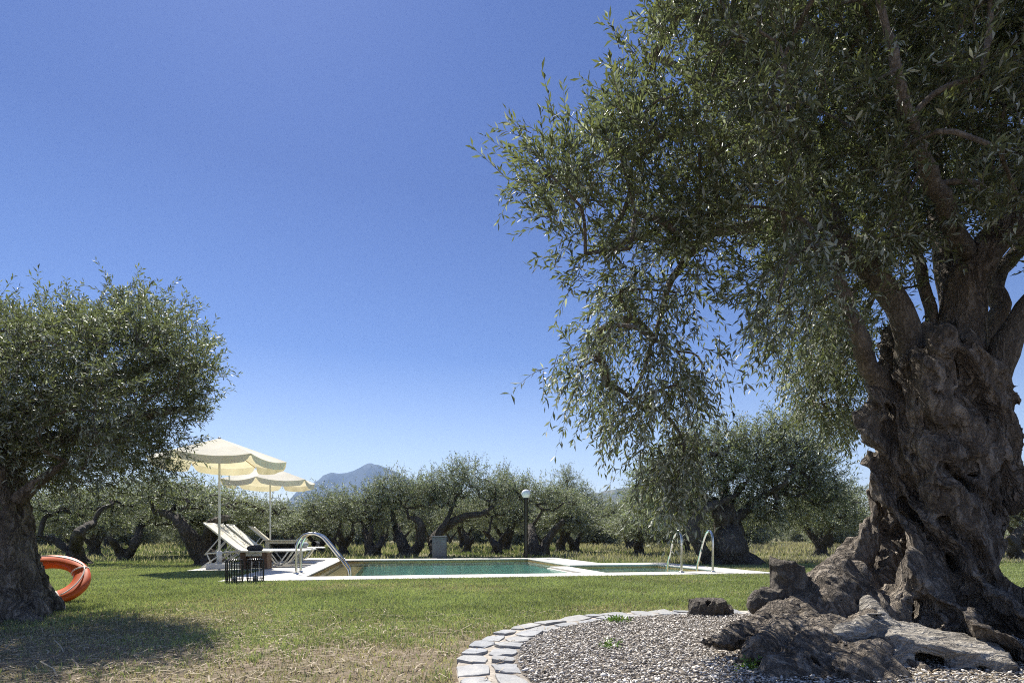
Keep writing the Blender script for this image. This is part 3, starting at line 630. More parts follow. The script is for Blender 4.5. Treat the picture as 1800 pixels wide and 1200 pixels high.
    limb_pts = np.concatenate([l[6:] for l in limbs]); tubes, gd = branch_net(limb_pts, cl, rng, .0058, .10, .03)
    tubes = [(p - O, r) for p, r in tubes]
    wt = np.where(cl[:, 0] / cl[:, 1] * 1000 + 900 < 1290, .95, 1.0) * np.where(cl[:, 0] / cl[:, 1] * 1000 + 900 < 1290, 1.18, 1.0) * rng.uniform(.45, 1.5, len(cl))
    foliage(t, cl - O, gd, np.array((-.2, 0, 2.6)), rng, 27, .085, (.11, .26), LEAF, tubes, BARK_S, K=9, leaf=(.036, .064), wid=.24, twig_r=.0021, up=np.where(cl[:, 2] < 2.1, -.35, .45), droop=np.where(cl[:, 2] < 2.1, .6, .10), weights=wt)
    # bare hanging twigs under the left branches
    return t
ancient_tree()

# ================================================================== OLIVE AT THE LEFT EDGE
def left_tree():
    O = np.array((-4.29, 4.62, 0.0))
    t = thing('olive_tree', O, 'old olive with fluted trunk leaning over the orange lifebuoy at the left edge', 'tree')
    s = Sculpt((-5.15, 3.95, -.08), (-3.25, 5.35, 1.75), .015)
    s.chain([(-4.29, 4.62, -.1), (-4.30, 4.62, .4), (-4.34, 4.62, .9), (-4.39, 4.65, 1.25)], (.40, .30, .27, .25), .1, 10)
    for a, r in ((-2.9, .09), (-2.3, .10), (-1.75, .11), (-1.2, .10), (-.6, .11), (0, .10), (.9, .11), (1.9, .1), (2.7, .1)):
        s.chain([(-4.29 + .43 * math.cos(a), 4.62 + .43 * math.sin(a), -.05), (-4.30 + .30 * math.cos(a + .15), 4.62 + .30 * math.sin(a + .15), .3), (-4.34 + .25 * math.cos(a + .35), 4.62 + .25 * math.sin(a + .35), .8), (-4.39 + .2 * math.cos(a + .6), 4.65 + .2 * math.sin(a + .6), 1.25)], (r, r * .8, r * .75, r * .7), .05, 12)
    s.chain([(-3.95, 4.45, .06), (-3.75, 4.4, 0), (-3.6, 4.38, -.06)], (.08, .05, .03), .05)
    s.rough([(.03, (.12, .12, .5), False), (.016, (.05, .05, .2), True), (.007, (.03, .03, .09), True)], .5, (-4.29, 4.62))
    sculpt_part('trunk', s, BARK, t, O)
    np.random.seed(8); limbs = []
    for pts, r in (([(-4.25, 4.65, 1.1), (-4.3, 4.7, 1.5), (-3.95, 4.9, 1.85), (-3.5, 5.1, 2.1), (-3.0, 5.2, 2.3)], (.2, .12, .08, .05, .02)), ([(-4.25, 4.65, 1.1), (-4.1, 4.8, 1.4), (-3.6, 4.9, 1.55), (-3.1, 5.0, 1.75), (-2.75, 5.1, 1.8)], (.15, .09, .06, .04, .015)),
                   ([(-4.25, 4.65, 1.1), (-4.5, 4.7, 1.5), (-4.9, 4.8, 1.9), (-5.4, 5.0, 2.2)], (.18, .11, .08, .03)), ([(-4.25, 4.65, 1.1), (-4.3, 4.5, 1.6), (-4.2, 4.3, 2.0), (-4.0, 4.2, 2.3)], (.17, .1, .07, .03)), ([(-4.2, 4.6, 1.1), (-4.35, 5.0, 1.6), (-4.3, 5.6, 2.0), (-4.0, 6.0, 2.2)], (.15, .1, .07, .03)),
                   ([(-3.95, 4.55, .95), (-3.7, 4.5, 1.12), (-3.5, 4.48, 1.25)], (.06, .035, .015))):
        mb = MB(); c = curve(pts, 16); mb.tube(c - O, np.interp(np.linspace(0, 1, 16), np.linspace(0, 1, len(r)), r), 12, True, .08); mb.build('limb', BARK, t, True); limbs.append(c)
    rng = np.random.default_rng(21)
    outl = [(-20, 560), (60, 585), (95, 570), (130, 590), (195, 560), (232, 535), (275, 540), (310, 575), (318, 600), (310, 622), (365, 625), (350, 650), (352, 690), (330, 712), (300, 745), (285, 720), (268, 740), (280, 800), (285, 840), (200, 845), (120, 850), (60, 825), (0, 830), (-120, 860), (-420, 840), (-620, 760), (-640, 600), (-480, 480), (-250, 450)]
    def fill(n, z0, z1, dm, poly):
        poly = np.array(poly); q = rng.uniform(poly.min(0), poly.max(0), (n, 2)); q = q[in_poly(q[:, 0], q[:, 1], poly)]
        return spaced([P(a, b, c) for (a, b), c in zip(q, rng.uniform(z0, z1, len(q)))], dm)
    cl = np.concatenate((fill(900, 4.5, 5.4, .22, outl), fill(500, 5.4, 6.3, .28, [(0, 590), (90, 570), (180, 570), (270, 560), (300, 600), (320, 680), (270, 700), (240, 760), (250, 810), (100, 830), (-100, 830), (-350, 700), (-250, 560)]), fill(300, 3.9, 4.5, .26, [(-100, 560), (60, 590), (180, 600), (220, 700), (180, 790), (40, 800), (-100, 800), (-400, 700)])))
    cl = np.concatenate((cl, [P(*q) for q in ((186, 568, 5.0), (216, 560, 5.05), (250, 573, 5.1), (280, 608, 5.1), (298, 646, 5.0), (330, 660, 5.1), (343, 654, 5.15), (330, 708, 5.0), (298, 768, 5.0), (270, 793, 5.05), (203, 578, 5.0), (234, 593, 5.0), (28, 608, 4.8), (-12, 598, 4.8), (120, 560, 4.9))]))
    tubes, gd = branch_net(np.concatenate([l[6:] for l in limbs]), cl, rng, .004, .08, .025)
    foliage(t, cl - O, gd, np.array((0, .3, 1.4)), rng, 28, .10, (.12, .26), LEAF, [(p - O, r) for p, r in tubes], BARK_S, K=9, leaf=(.034, .058), wid=.24, droop=.05, up=.3, twig_r=.0019, weights=rng.uniform(.5, 1.5, len(cl)))
left_tree()

# ================================================================== OLIVE GROVE
def grove_tree(base, limbs, blobs, label, seed, n_sp=9, group='olive trees of the grove', leaf=(.055, .10), trunk_h=.03, density=1.0, low=.45):
    """limbs: list of (points relative to base, radii); blobs: (centre, radii) relative to base"""
    rng = np.random.default_rng(seed); np.random.seed(seed)
    t = thing('olive_tree', base, label, 'tree', group)
    allp = np.concatenate([np.asarray(l[0], float) for l in limbs]); m = .35
    lo = allp.min(0) - m; hi = allp.max(0) + m; lo[2] = -.08; hi[2] = min(hi[2], 2.2)
    s = Sculpt(lo, hi, trunk_h)
    for pts, r in limbs:
        s.chain(pts, r, .05, len(pts) * 4)
    r0 = limbs[0][1][0]
    for a in np.arange(5) * 1.26 + rng.random():
        b = np.asarray(limbs[0][0][0], float); s.chain([b + (0, 0, .25), b + (math.cos(a) * r0 * 1.3, math.sin(a) * r0 * 1.3, .04), b + (math.cos(a) * r0 * 2, math.sin(a) * r0 * 2, -.06)], (r0 * .5, r0 * .4, r0 * .2), .05)
    s.F += .012; s.rough([(.03, (.16, .16, .35), False), (.02, (.08, .08, .2), True)], .6)
    v, q = s.mesh(); mesh_np('trunk', v, q, BARK_G, t, smooth=True)
    cl = []
    for c, rr in blobs:
        c = np.asarray(c, float); rr = np.asarray(rr, float); n = int(34 * rr[0] * rr[2] * 4 * density) + 6
        d = rng.normal(size=(n, 3)); d /= np.linalg.norm(d, axis=1)[:, None]; cl.append(c + d * rr * (rng.random((n, 1)) ** .45))
    cl = spaced(np.concatenate(cl), .16); cl = cl[cl[:, 2] > low]
    lp = np.concatenate([curve(l[0], 10)[5:] for l in limbs]); tubes, gd = branch_net(lp, cl, rng, .008, .1, .05)
    foliage(t, cl, gd, np.mean([b[0] for b in blobs], axis=0) - np.array((0, 0, .5)), rng, n_sp, .15, (.2, .46), LEAF_G, tubes, BARK_G, K=7, leaf=leaf, wid=.3, droop=-.15, out=.45, twig_r=.003)
    return t
def px_tree(bx, by, limbs, blobs, label, seed, **k):
    """a tree traced at the depth of its foot: limbs [( [(px,py[,dz])..], radii_px )], blobs (px,py,rx,ry[,dz])"""
    B = G(bx, by); Z = B[1]; mpp = Z / FPX; rng = np.random.default_rng(seed + 99); L = []
    for pts, r in limbs:
        q = []
        for i, p in enumerate(pts):
            dz = p[2] if len(p) > 2 else rng.normal() * .25 * min(i, 2); w_ = P(p[0], p[1], Z + dz) - B; w_[1] = dz; q.append(w_)
        q[0][2] = min(q[0][2], -.02) if pts[0][1] > by - 12 else q[0][2]
        L.append((q, [x * mpp * .86 for x in r]))
    bl = []
    for b in blobs:
        dz = b[4] if len(b) > 4 else 0; w_ = P(b[0], b[1], Z + dz) - B; bl.append((w_ + (0, .5, 0), (max(.35, b[2] * mpp - .12), max(.7, b[2] * mpp * .7), max(.32, b[3] * mpp - .22))))
    return grove_tree(B, L, bl, label, seed, **k)
heroes = []
heroes.append(px_tree(362, 993, [([(372, 993), (348, 966), (322, 925), (302, 906), (270, 898)], (20, 17, 11, 8, 5)), ([(358, 975), (362, 945), (375, 918), (400, 908)], (11, 9, 7, 5))], [(330, 875, 90, 40), (405, 888, 70, 28, 3.5), (270, 865, 60, 34), (470, 892, 60, 26, 4.5)], 'olive with trunk bent left behind the nearer parasol and loungers', 101))
heroes.append(px_tree(135, 992, [([(138, 992), (134, 962), (140, 935), (165, 918)], (14, 11, 9, 6)), ([(130, 978), (102, 952), (70, 942)], (9, 7, 4))], [(100, 890, 80, 40), (180, 885, 70, 40), (40, 880, 60, 36)], 'olive with trunk curving right above the orange lifebuoy', 102))
heroes.append(px_tree(220, 983, [([(218, 983), (208, 965), (196, 948)], (9, 7, 5)), ([(222, 980), (238, 952), (250, 915)], (8, 7, 5))], [(225, 885, 75, 42), (280, 875, 50, 36)], 'olive with a wide V of two stems left of the bent trunk', 103))
heroes.append(px_tree(690, 977.5, [([(655, 978), (648, 955), (640, 925)], (13, 8, 5)), ([(656, 978), (668, 955), (682, 935)], (8, 6, 3)), ([(655, 975), (650, 950), (655, 925)], (9, 6, 4))], [(640, 890, 62, 34), (600, 893, 44, 28), (650, 868, 34, 24), (650, 910, 60, 18)], 'olive with short dark twisted foot left of the V-shaped twin trunks', 104))
heroes.append(px_tree(722, 977.5, [([(716, 978), (706, 950), (695, 925), (690, 900)], (12, 10, 7, 4)), ([(724, 978), (738, 950), (738, 918), (718, 908)], (11, 9, 7, 4))], [(700, 872, 58, 36), (740, 865, 56, 40), (690, 850, 36, 28)], 'olive with V-shaped twin trunks just left of the grey cabinet', 105))
heroes.append(px_tree(764, 977.5, [([(765, 978), (762, 955), (770, 938), (795, 918), (820, 906), (848, 902), (872, 886)], (9, 9, 10, 9, 7, 5, 3)), ([(770, 940), (785, 915), (800, 880)], (7, 5, 3))], [(800, 855, 66, 40), (815, 828, 34, 20), (860, 865, 50, 36), (770, 880, 44, 28)], 'olive behind the grey cabinet with one long bough reaching right', 106))
heroes.append(px_tree(945, 977.5, [([(940, 978), (937, 955), (934, 925)], (14, 11, 7)), ([(957, 978), (958, 958), (972, 935), (990, 915)], (10, 8, 7, 4))], [(935, 868, 46, 34), (980, 878, 50, 34), (900, 860, 36, 30)], 'olive with two trunks right behind the globe lamp post', 107))
heroes.append(px_tree(875, 973, [([(873, 974), (872, 960), (862, 945), (850, 932)], (9, 8, 5, 3)), ([(874, 965), (882, 950), (890, 935)], (7, 5, 3))], [(880, 868, 40, 36), (860, 892, 50, 28), (882, 838, 22, 16)], 'small olive between the long bough and the lamp post', 108))
heroes.append(px_tree(1012, 969, [([(1010, 970), (1004, 952), (992, 935)], (8, 6, 4)), ([(1010, 962), (1018, 945), (1028, 930)], (6, 5, 3))], [(1000, 872, 48, 36), (998, 838, 20, 22), (1035, 890, 40, 30), (985, 890, 40, 30)], 'olive with a tall leafy top right of the lamp post', 109))
heroes.append(px_tree(1106, 966, [([(1105, 967), (1104, 950), (1094, 935)], (8, 6, 4)), ([(1105, 958), (1115, 944), (1128, 932)], (6, 5, 3))], [(1105, 900, 44, 28), (1070, 905, 36, 24), (1140, 900, 36, 26)], 'low round olive standing in dry grass left of the plunge pool ladder', 110))
heroes.append(px_tree(818, 971, [([(820, 971), (822, 952), (815, 935)], (7, 6, 4)), ([(821, 962), (832, 945)], (5, 3))], [(822, 900, 46, 28), (790, 905, 30, 20)], 'small olive with slender curved stem right of the grey cabinet', 111))
heroes.append(px_tree(603, 976, [([(603, 977), (602, 955), (598, 938)], (9, 7, 4)), ([(603, 962), (615, 945), (622, 930)], (6, 5, 3)), ([(600, 962), (588, 948)], (5, 3))], [(585, 890, 55, 36), (620, 905, 44, 26), (550, 895, 44, 34)], 'olive with stubby forked trunk behind the curved pool ladder', 112))
BIGT = px_tree(1285, 991, [([(1286, 991), (1284, 960), (1280, 925), (1275, 902)], (36, 30, 26, 20)), ([(1252, 991, -.3), (1226, 952, -.4), (1218, 925, -.4), (1232, 900, -.3), (1268, 882, -.2), (1300, 868, 0)], (14, 12, 10, 9, 8, 5)), ([(1275, 915), (1262, 900), (1285, 880), (1310, 850)], (12, 9, 8, 5)), ([(1290, 915), (1330, 880), (1380, 850)], (10, 8, 5)), ([(1280, 905), (1270, 850), (1260, 800)], (12, 9, 5))],
    [(1200, 845, 85, 72), (1290, 815, 92, 80), (1400, 805, 92, 86), (1185, 895, 60, 40), (1340, 875, 75, 44), (1245, 775, 55, 38), (1325, 770, 50, 40), (1395, 752, 42, 44), (1152, 862, 44, 50), (1445, 860, 66, 66), (1370, 905, 56, 30), (1230, 900, 40, 26, 1.2)], 'big olive with thick hollow trunk and arched limb beyond the plunge pool', 113, n_sp=11, density=1.05)
heroes.append(BIGT)
heroes.append(px_tree(1785, 985, [([(1788, 986), (1782, 960), (1790, 935), (1815, 915)], (12, 10, 8, 5)), ([(1785, 965), (1770, 945)], (7, 4))], [(1790, 880, 60, 50), (1850, 870, 70, 50), (1760, 900, 40, 30)], 'olive seen just right of the ancient trunk', 114))
# generic trees, copied through the grove
rng = np.random.default_rng(5)
def proto(seed, hgt):
    r = np.random.default_rng(seed); k = r.integers(2, 4); limbs = [([(0, 0, -.05), (r.normal() * .05, 0, .3), (r.normal() * .08, r.normal() * .08, .55)], (.19, .15, .13))]
    bl = []; a0 = r.random() * 6
    for i in range(k):
        a = a0 + i * 2 * PI / k + r.normal() * .3; e = np.array((math.cos(a), math.sin(a), 0))
        limbs.append(([(0, 0, .45), tuple(e * .3 + (0, 0, .75)), tuple(e * .62 + (0, 0, 1.15 + r.random() * .2)), tuple(e * .95 + (0, 0, 1.5))], (.12, .09, .065, .04)))
        bl.append((tuple(e * .8 + (0, 0, hgt * .62)), (.95, .95, .62)))
    bl.append(((0, 0, hgt * .74), (.9, .9, .6))); bl.append(((r.normal() * .4, r.normal() * .4, hgt * .9), (.42, .42, .36))); bl.append(((r.normal() * .6, r.normal() * .6, hgt * .86), (.36, .36, .3)))
    return limbs, bl
protos = []
spots = []
used = [np.array(h.location)[:2] for h in heroes]
for row, Zr in enumerate((19.5, 24, 28.5, 33.5, 39, 45, 52, 60, 70, 82, 96, 112)):
    nn = int(Zr * 1.95 / 4.6)
    for i in range(-nn // 2 - 1, nn // 2 + 2):
        x = (i + (row % 2) * .5) * 4.6 * (1 + .004 * Zr) + rng.normal() * .45; y = Zr + rng.normal() * .6
        if abs(x) > y * .98 + 2: continue
        if any(np.hypot(*(np.array((x, y)) - q)) < 2.3 for q in used): continue
        u, v = inv_uv(x, y)
        if -3 < u < 8.6 and v < 8.6: continue
        spots.append((x, y))
near_rows = [s_ for s_ in spots if s_[1] < 26]
spots.sort(key=lambda s_: s_[1])
GRP = 'olive trees of the deep grove rows'
for i in range(8):
    lm, bl = proto(300 + i, 2.75 + .12 * (i % 3))
    if i > 5: bl += [((math.cos(a) * .9, math.sin(a) * .9, .75), (.8, .8, .55)) for a in (.3, 1.9, 3.5, 5.1)]      # unpruned, leafy to the ground
    protos.append(grove_tree((0, 0, 0), lm, bl, 'small dark olive tree in the rows deep in the grove', 300 + i, group=GRP, n_sp=8, leaf=(.07, .12), trunk_h=.035, low=.2 if i > 5 else .45))
def copy_tree(o, parent=None):
    c = o.copy(); C.objects.link(c); c.parent = parent
    for ch in o.children: copy_tree(ch, c)
    return c
used_p = [False] * 8
for i, (x, y) in enumerate(spots):
    k = (6 + i % 2) if y > 36 and rng.random() < .75 else i % 6
    if not used_p[k]: o = protos[k]; used_p[k] = True
    else: o = copy_tree(protos[k])
    o.location = (x, y, 0); o.rotation_euler = (0, 0, rng.random() * 6.28); s_ = rng.uniform(.9, 1.15); pxl = x / y * 1000 + 900
    top = np.interp(pxl, (-100, 0, 300, 420, 540, 600, 640, 690, 1000, 1040, 1110, 1150, 1500, 1900), (855, 855, 855, 872, 880, 880, 868, 848, 848, 885, 887, 850, 815, 815)) + rng.normal() * 7
    zh = (EYE + (HOR - top) / FPX * y) / 3.25; o.scale = (s_, s_, min(s_ * rng.uniform(.9, 1.1), max(zh, .55)))

# ================================================================== GROUND COVER
RC = np.array((1.75, 2.97)); RO, RI = 2.04, 1.72
def blades(name, x, y, h, wd, col, rng, mat, label, cat, lean=.5, z=0.0):
    N = len(x); a = rng.random(N) * 6.283; d = np.stack((np.cos(a), np.sin(a), np.zeros(N)), 1); b = rng.random(N) * 6.283
    l = np.stack((np.cos(b), np.sin(b), np.zeros(N)), 1) * (h * lean * rng.random(N))[:, None]
    p = np.stack((x, y, np.full(N, z)), 1); wv = d * wd[:, None] / 2; up = np.zeros((N, 3)); up[:, 2] = h
    m = p + up * .6 + l * .35
    v = np.stack((p - wv, p + wv, m + wv * .8, p + up * .95 + l, m - wv * .8), 1).reshape(-1, 3); i = np.arange(N)[:, None] * 5
    c = np.repeat(col, 5, 0)
    return tag(mesh_np(name, v, [i + np.array((0, 1, 2, 4)), i + np.array((4, 2, 3))], mat, col=c), label, cat, kind='stuff')
def off_deck(x, y, m=0.0):
    u, v = inv_uv(x, y)
    d = ((u > -1.1 - m) & (u < 8.05 + m) & (v > -.75 - m) & (v < 3.55 + m)) | ((u > -2.45) & (u < 6.37) & (v > 2.2) & (v < 7.45)) | ((u > -2.45) & (u < 0) & (v > 2.2) & (v < 8.6))
    return ~d
rng = np.random.default_rng(77)
N = 900000
zz = 2.3 + (15.5 - 2.3) * rng.random(N) ** 1.35; xx = (rng.random(N) * 2 - 1) * (zz * .95 + .8)
ok = off_deck(xx, zz, -.05) & (np.hypot(xx - RC[0], zz - RC[1]) > RO + .01) & (np.hypot(xx + 4.29, zz - 4.62) > .36)
xx, zz = xx[ok], zz[ok]; q = np.stack((xx, zz, np.zeros(len(xx))), 1)
big = vnoise(q, 1.3, 3.3) * .6 + vnoise(q, .5, 1.7) * .4; small = vnoise(q, .16, 9.1)
lush = np.clip((zz - 3.2) / 1.9, 0, 1) * np.clip(1.1 + big * .8, .25, 1) + np.clip(small * .5 + big * .35, 0, .4) * .8     # bare thatch close by
dens = .17 + .83 * np.clip(lush, 0, 1); keep = rng.random(len(xx)) < dens
xx, zz, lush, big = xx[keep], zz[keep], lush[keep], big[keep]; n = len(xx)
green = rng.random(n) < np.clip(.12 + lush * .56 + big * .55, .08, .86)
g1 = np.array((.34, .385, .18)); g2 = np.array((.20, .25, .12)); g3 = np.array((.42, .42, .20)); s1 = np.array((.56, .49, .35)); s2 = np.array((.30, .245, .165))
t1 = rng.random((n, 1)); t2 = rng.random((n, 1)) ** 2
col = np.where(green[:, None], (g1 * t1 + g2 * (1 - t1)) * (1 - t2 * .5) + g3 * t2 * .5, s1 * t1 + s2 * (1 - t1))
col = col * (.80 + .28 * vnoise(np.stack((xx, zz, np.zeros(n)), 1), .33, 4.4)[:, None] + .25 * rng.random((n, 1))); h = np.where(green, rng.uniform(.016, .044, n), rng.uniform(.006, .026, n)); wd = (.0026 + .0007 * zz) * np.where(green, 1, .9)
blades('grass', xx, zz, h, wd, col, rng, GRASS, 'short sunlit lawn turning to dry thatch towards the front', 'grass', 1.0)
# weeds and dry grass between the grove trees
N = 260000; zz = 14 + 42 * rng.random(N) ** 1.5; xx = (rng.random(N) * 2 - 1) * (zz * .98 + 1)
ok = off_deck(xx, zz, .05); xx, zz = xx[ok], zz[ok]; q = np.stack((xx, zz, np.zeros(len(xx))), 1)
b = vnoise(q, 3.2, 5.5) * .6 + vnoise(q, 1.1, 2.2) * .5; keep = rng.random(len(xx)) < np.clip(.45 + b, .08, 1); xx, zz, b = xx[keep], zz[keep], b[keep]; n = len(xx)
right = np.clip((xx - 1.0) / 5, 0, 1); dry = rng.random(n) < np.clip(.20 + right * .42 + vnoise(np.stack((xx, zz, zz * 0), 1), 2.0, 8.8) * .4, .05, .95); t1 = rng.random((n, 1))
col = np.where(dry[:, None], np.array((.44, .40, .30)) * t1 + np.array((.27, .245, .175)) * (1 - t1), np.array((.20, .235, .11)) * t1 + np.array((.10, .13, .06)) * (1 - t1))
h = rng.uniform(.04, .15, n) * np.where(dry, 1.5, .9) * np.clip(.7 + (zz - 14) / 20, .7, 1.7); wd = (.006 + .0011 * zz)
blades('weeds', xx, zz, h, wd, col, rng, GRASS, 'dry grass and weeds between the olive trees', 'weeds', .7)

# wood-chip gravel in the circle
mb = MB(); an = np.linspace(0, 2 * PI, 65)[:-1]
bed_v = np.vstack(([(RC[0], RC[1], .008)], np.stack((RC[0] + (RI + .05) * np.cos(an), RC[1] + (RI + .05) * np.sin(an), np.full(64, .008)), 1)))
bed = mesh_np('gravel_bed', bed_v, np.array([(0, i + 1, (i + 1) % 64 + 1) for i in range(64)]), simple('gravel_soil', (.14, .12, .10), .95, var=.35, scale=40, bs=.6)); tag(bed, 'grey soil under the wood chips of the tree circle', 'ground', kind='structure')
N = 62000; r = RI * np.sqrt(rng.random(N)) + .0; a = rng.random(N) * 6.283; x = RC[0] + r * np.cos(a); y = RC[1] + r * np.sin(a)
sz = rng.uniform(.005, .0145, N) * (1 + (rng.random(N) < .08) * .6)
oct_ = np.array([(1, 0, 0), (0, 1, 0), (-1, 0, 0), (0, -1, 0), (0, 0, 1), (0, 0, -1.)]); of = np.array([(0, 1, 4), (1, 2, 4), (2, 3, 4), (3, 0, 4), (1, 0, 5), (2, 1, 5), (3, 2, 5), (0, 3, 5)])
ax = rng.normal(size=(N, 3)) * (1, 1, .28); ax /= np.linalg.norm(ax, axis=1)[:, None]; rz = np.cross(ax, rng.normal(size=(N, 3)) * (.35, .35, 1)); rz /= np.linalg.norm(rz, axis=1)[:, None]; nz = np.cross(ax, rz)
jit = rng.uniform(.65, 1.25, (N, 6, 1))
pv = (oct_[None, :, 0:1] * ax[:, None] * 1.0 + oct_[None, :, 1:2] * rz[:, None] * .62 + oct_[None, :, 2:3] * nz[:, None] * .22) * jit * sz[:, None, None]
pv += np.stack((x, y, .010 + rng.random(N) * .022), 1)[:, None]
tt = rng.random((N, 1)); warm = rng.random((N, 1)); col = (np.array((.22, .20, .175)) * (1 - tt) + np.array((.86, .83, .78)) * tt) * (1 - .25 * warm * np.array((0, .25, .5)))
tag(mesh_np('gravel', pv.reshape(-1, 3), (np.arange(N)[:, None, None] * 6 + of[None]).reshape(-1, 3), CHIP, col=np.repeat(col, 6, 0)), 'grey wood chips covering the circle round the ancient olive', 'gravel', kind='stuff')
# dry twigs and leaf litter
N = 5200; k = rng.random(N) < .62
x = np.where(k, rng.normal(-2.6, 1.2, N), rng.uniform(-3, 3.6, N)); y = np.where(k, rng.normal(3.2, .8, N), rng.uniform(2.3, 5, N))
ok = (y > 2.2) & (np.hypot(x - RC[0], y - RC[1]) > RO * (rng.random(N) < .6)); x, y = x[ok], y[ok]; N = len(x)
x = np.concatenate((x, rng.normal(1.75, .42, 900))); y = np.concatenate((y, rng.normal(2.72, .22, 900))); N = len(x)
a = rng.random(N) * 6.283; L = rng.uniform(.02, .09, N) * (1 + 1.5 * (rng.random(N) < .05)); d = np.stack((np.cos(a), np.sin(a), rng.normal(size=N) * .12), 1) * L[:, None]; sdv = np.stack((-np.sin(a), np.cos(a), np.zeros(N)), 1) * rng.uniform(.0012, .004, N)[:, None]
p = np.stack((x, y, rng.uniform(.012, .03, N)), 1); bow = sdv * 0 + np.stack((-np.sin(a), np.cos(a), np.zeros(N)), 1) * (L * rng.normal(size=N) * .12)[:, None]
v = np.stack((p - d / 2 - sdv, p - d / 2 + sdv, p + bow + sdv, p + bow - sdv, p + d / 2 + sdv, p + d / 2 - sdv), 1).reshape(-1, 3); i = np.arange(N)[:, None] * 6
tt = rng.random((N, 1)); col = np.array((.16, .115, .075)) * (1 - tt) + np.array((.46, .39, .28)) * tt
tag(mesh_np('litter', v, np.concatenate((i + np.array((0, 1, 2, 3)), i + np.array((3, 2, 4, 5)))), STRAW, col=np.repeat(col, 6, 0)), 'dry straw twigs and fallen leaves on the ground', 'litter', kind='stuff')

# ================================================================== STONE EDGING OF THE CIRCLE
def slate_mat():
    m, n, p, o = nodes('edging_slate'); ob = n.nodes.new('ShaderNodeObjectInfo'); f = noise(n, 9, 8, .65)
    c = ramp(n, f, [(.3, (.17, .18, .195)), (.52, (.27, .28, .295)), (.72, (.42, .41, .385))])
    c2 = mixc(n, ramp(n, ob.outputs['Random'], [(0, (.0, .0, .0)), (1, (.5, .5, .5))]), c, (.34, .32, .28))
    n.links.new(c2, p.inputs['Base Color']); p.inputs['Roughness'].default_value = .65; bump(n, p, noise(n, 30, 8, .7, stretch=(1, 1, 4)), .6, .012); return m
SLATE = slate_mat(); MORTAR = simple('edging_mortar', (.36, .32, .27), .95, var=.35, scale=30, bs=.7, bscale=120)
et = thing('stone_edging', (RC[0], RC[1], 0), 'ring of flat grey slate pieces set round the gravel circle', 'stone edging')
mb = MB(); na = 128; rv = []
for rr, z in ((RI, -.02), (RI + .01, .0105), (RO - .015, .0105), (RO, -.02)):
    rv.append(np.stack((rr * np.cos(np.arange(na) * 2 * PI / na), rr * np.sin(np.arange(na) * 2 * PI / na), np.full(na, z)), 1))
mb.add(np.concatenate(rv), [(l * na + i, (l + 1) * na + i, (l + 1) * na + (i + 1) % na, l * na + (i + 1) % na) for l in range(3) for i in range(na)]); mb.build('mortar_bed', MORTAR, et, True)
rng = np.random.default_rng(41)
def flag(a0, a1, r0, r1):
    n = 11; rc, ac = (r0 + r1) / 2, (a0 + a1) / 2; th = np.sort(rng.uniform(0, 2 * PI, n) * .35 + np.arange(n) * 2 * PI / n * .65 + np.arange(n) * 2 * PI / n * .35 * 0)
    th = np.arange(n) * 2 * PI / n + rng.normal(size=n) * .13
    c, s_ = np.cos(th), np.sin(th); k = 1 / np.maximum(np.abs(c), np.abs(s_)); k = np.minimum(k, 1.36) * rng.uniform(.80, 1.0, n)
    ra = rc + c * k * (r1 - r0) / 2; aa = ac + s_ * k * (a1 - a0) / 2; tz = .014 + rng.random() * .007; tl = rng.normal(size=2) * .004
    top = np.stack((ra * np.cos(aa), ra * np.sin(aa), tz + (ra - rc) / (r1 - r0) * tl[0] * 2 + (aa - ac) / (a1 - a0) * tl[1] * 2), 1); cen = top.mean(0)
    inn = cen + (top - cen) * .97; inn[:, 2] += .003 + rng.normal(size=n) * .0015; bot = top.copy(); bot[:, 2] = .002
    v = np.vstack((inn, top, bot)); f = [tuple(range(n))] + [(n * l + (i + 1) % n, n * l + i, n * (l + 1) + i, n * (l + 1) + (i + 1) % n) for l in range(2) for i in range(n)]
    MB().add(v, f).build('stone', SLATE, et)
a = 0.0; cnt = 0
while a < 2 * PI - .05 and cnt < 97:
    da = rng.uniform(.075, .15) if a < 3.6 else rng.uniform(.25, .36); a1 = min(a + da, 2 * PI); split = rng.uniform(.42, .6)
    if rng.random() < .25: flag(a + .006, a1 - .006, RI + .0, RO - .0); cnt += 1
    else:
        m_ = RI + (RO - RI) * split; j1, j2, j3 = rng.normal(size=3) * .012; flag(a + .006, a1 - .006, RI + abs(j1), m_ - .006 + j3); flag(a + .010 + j2, a1 - .004 + j2 * .5, m_ + .006 + j3, RO - abs(j2)); cnt += 2
    a = a1
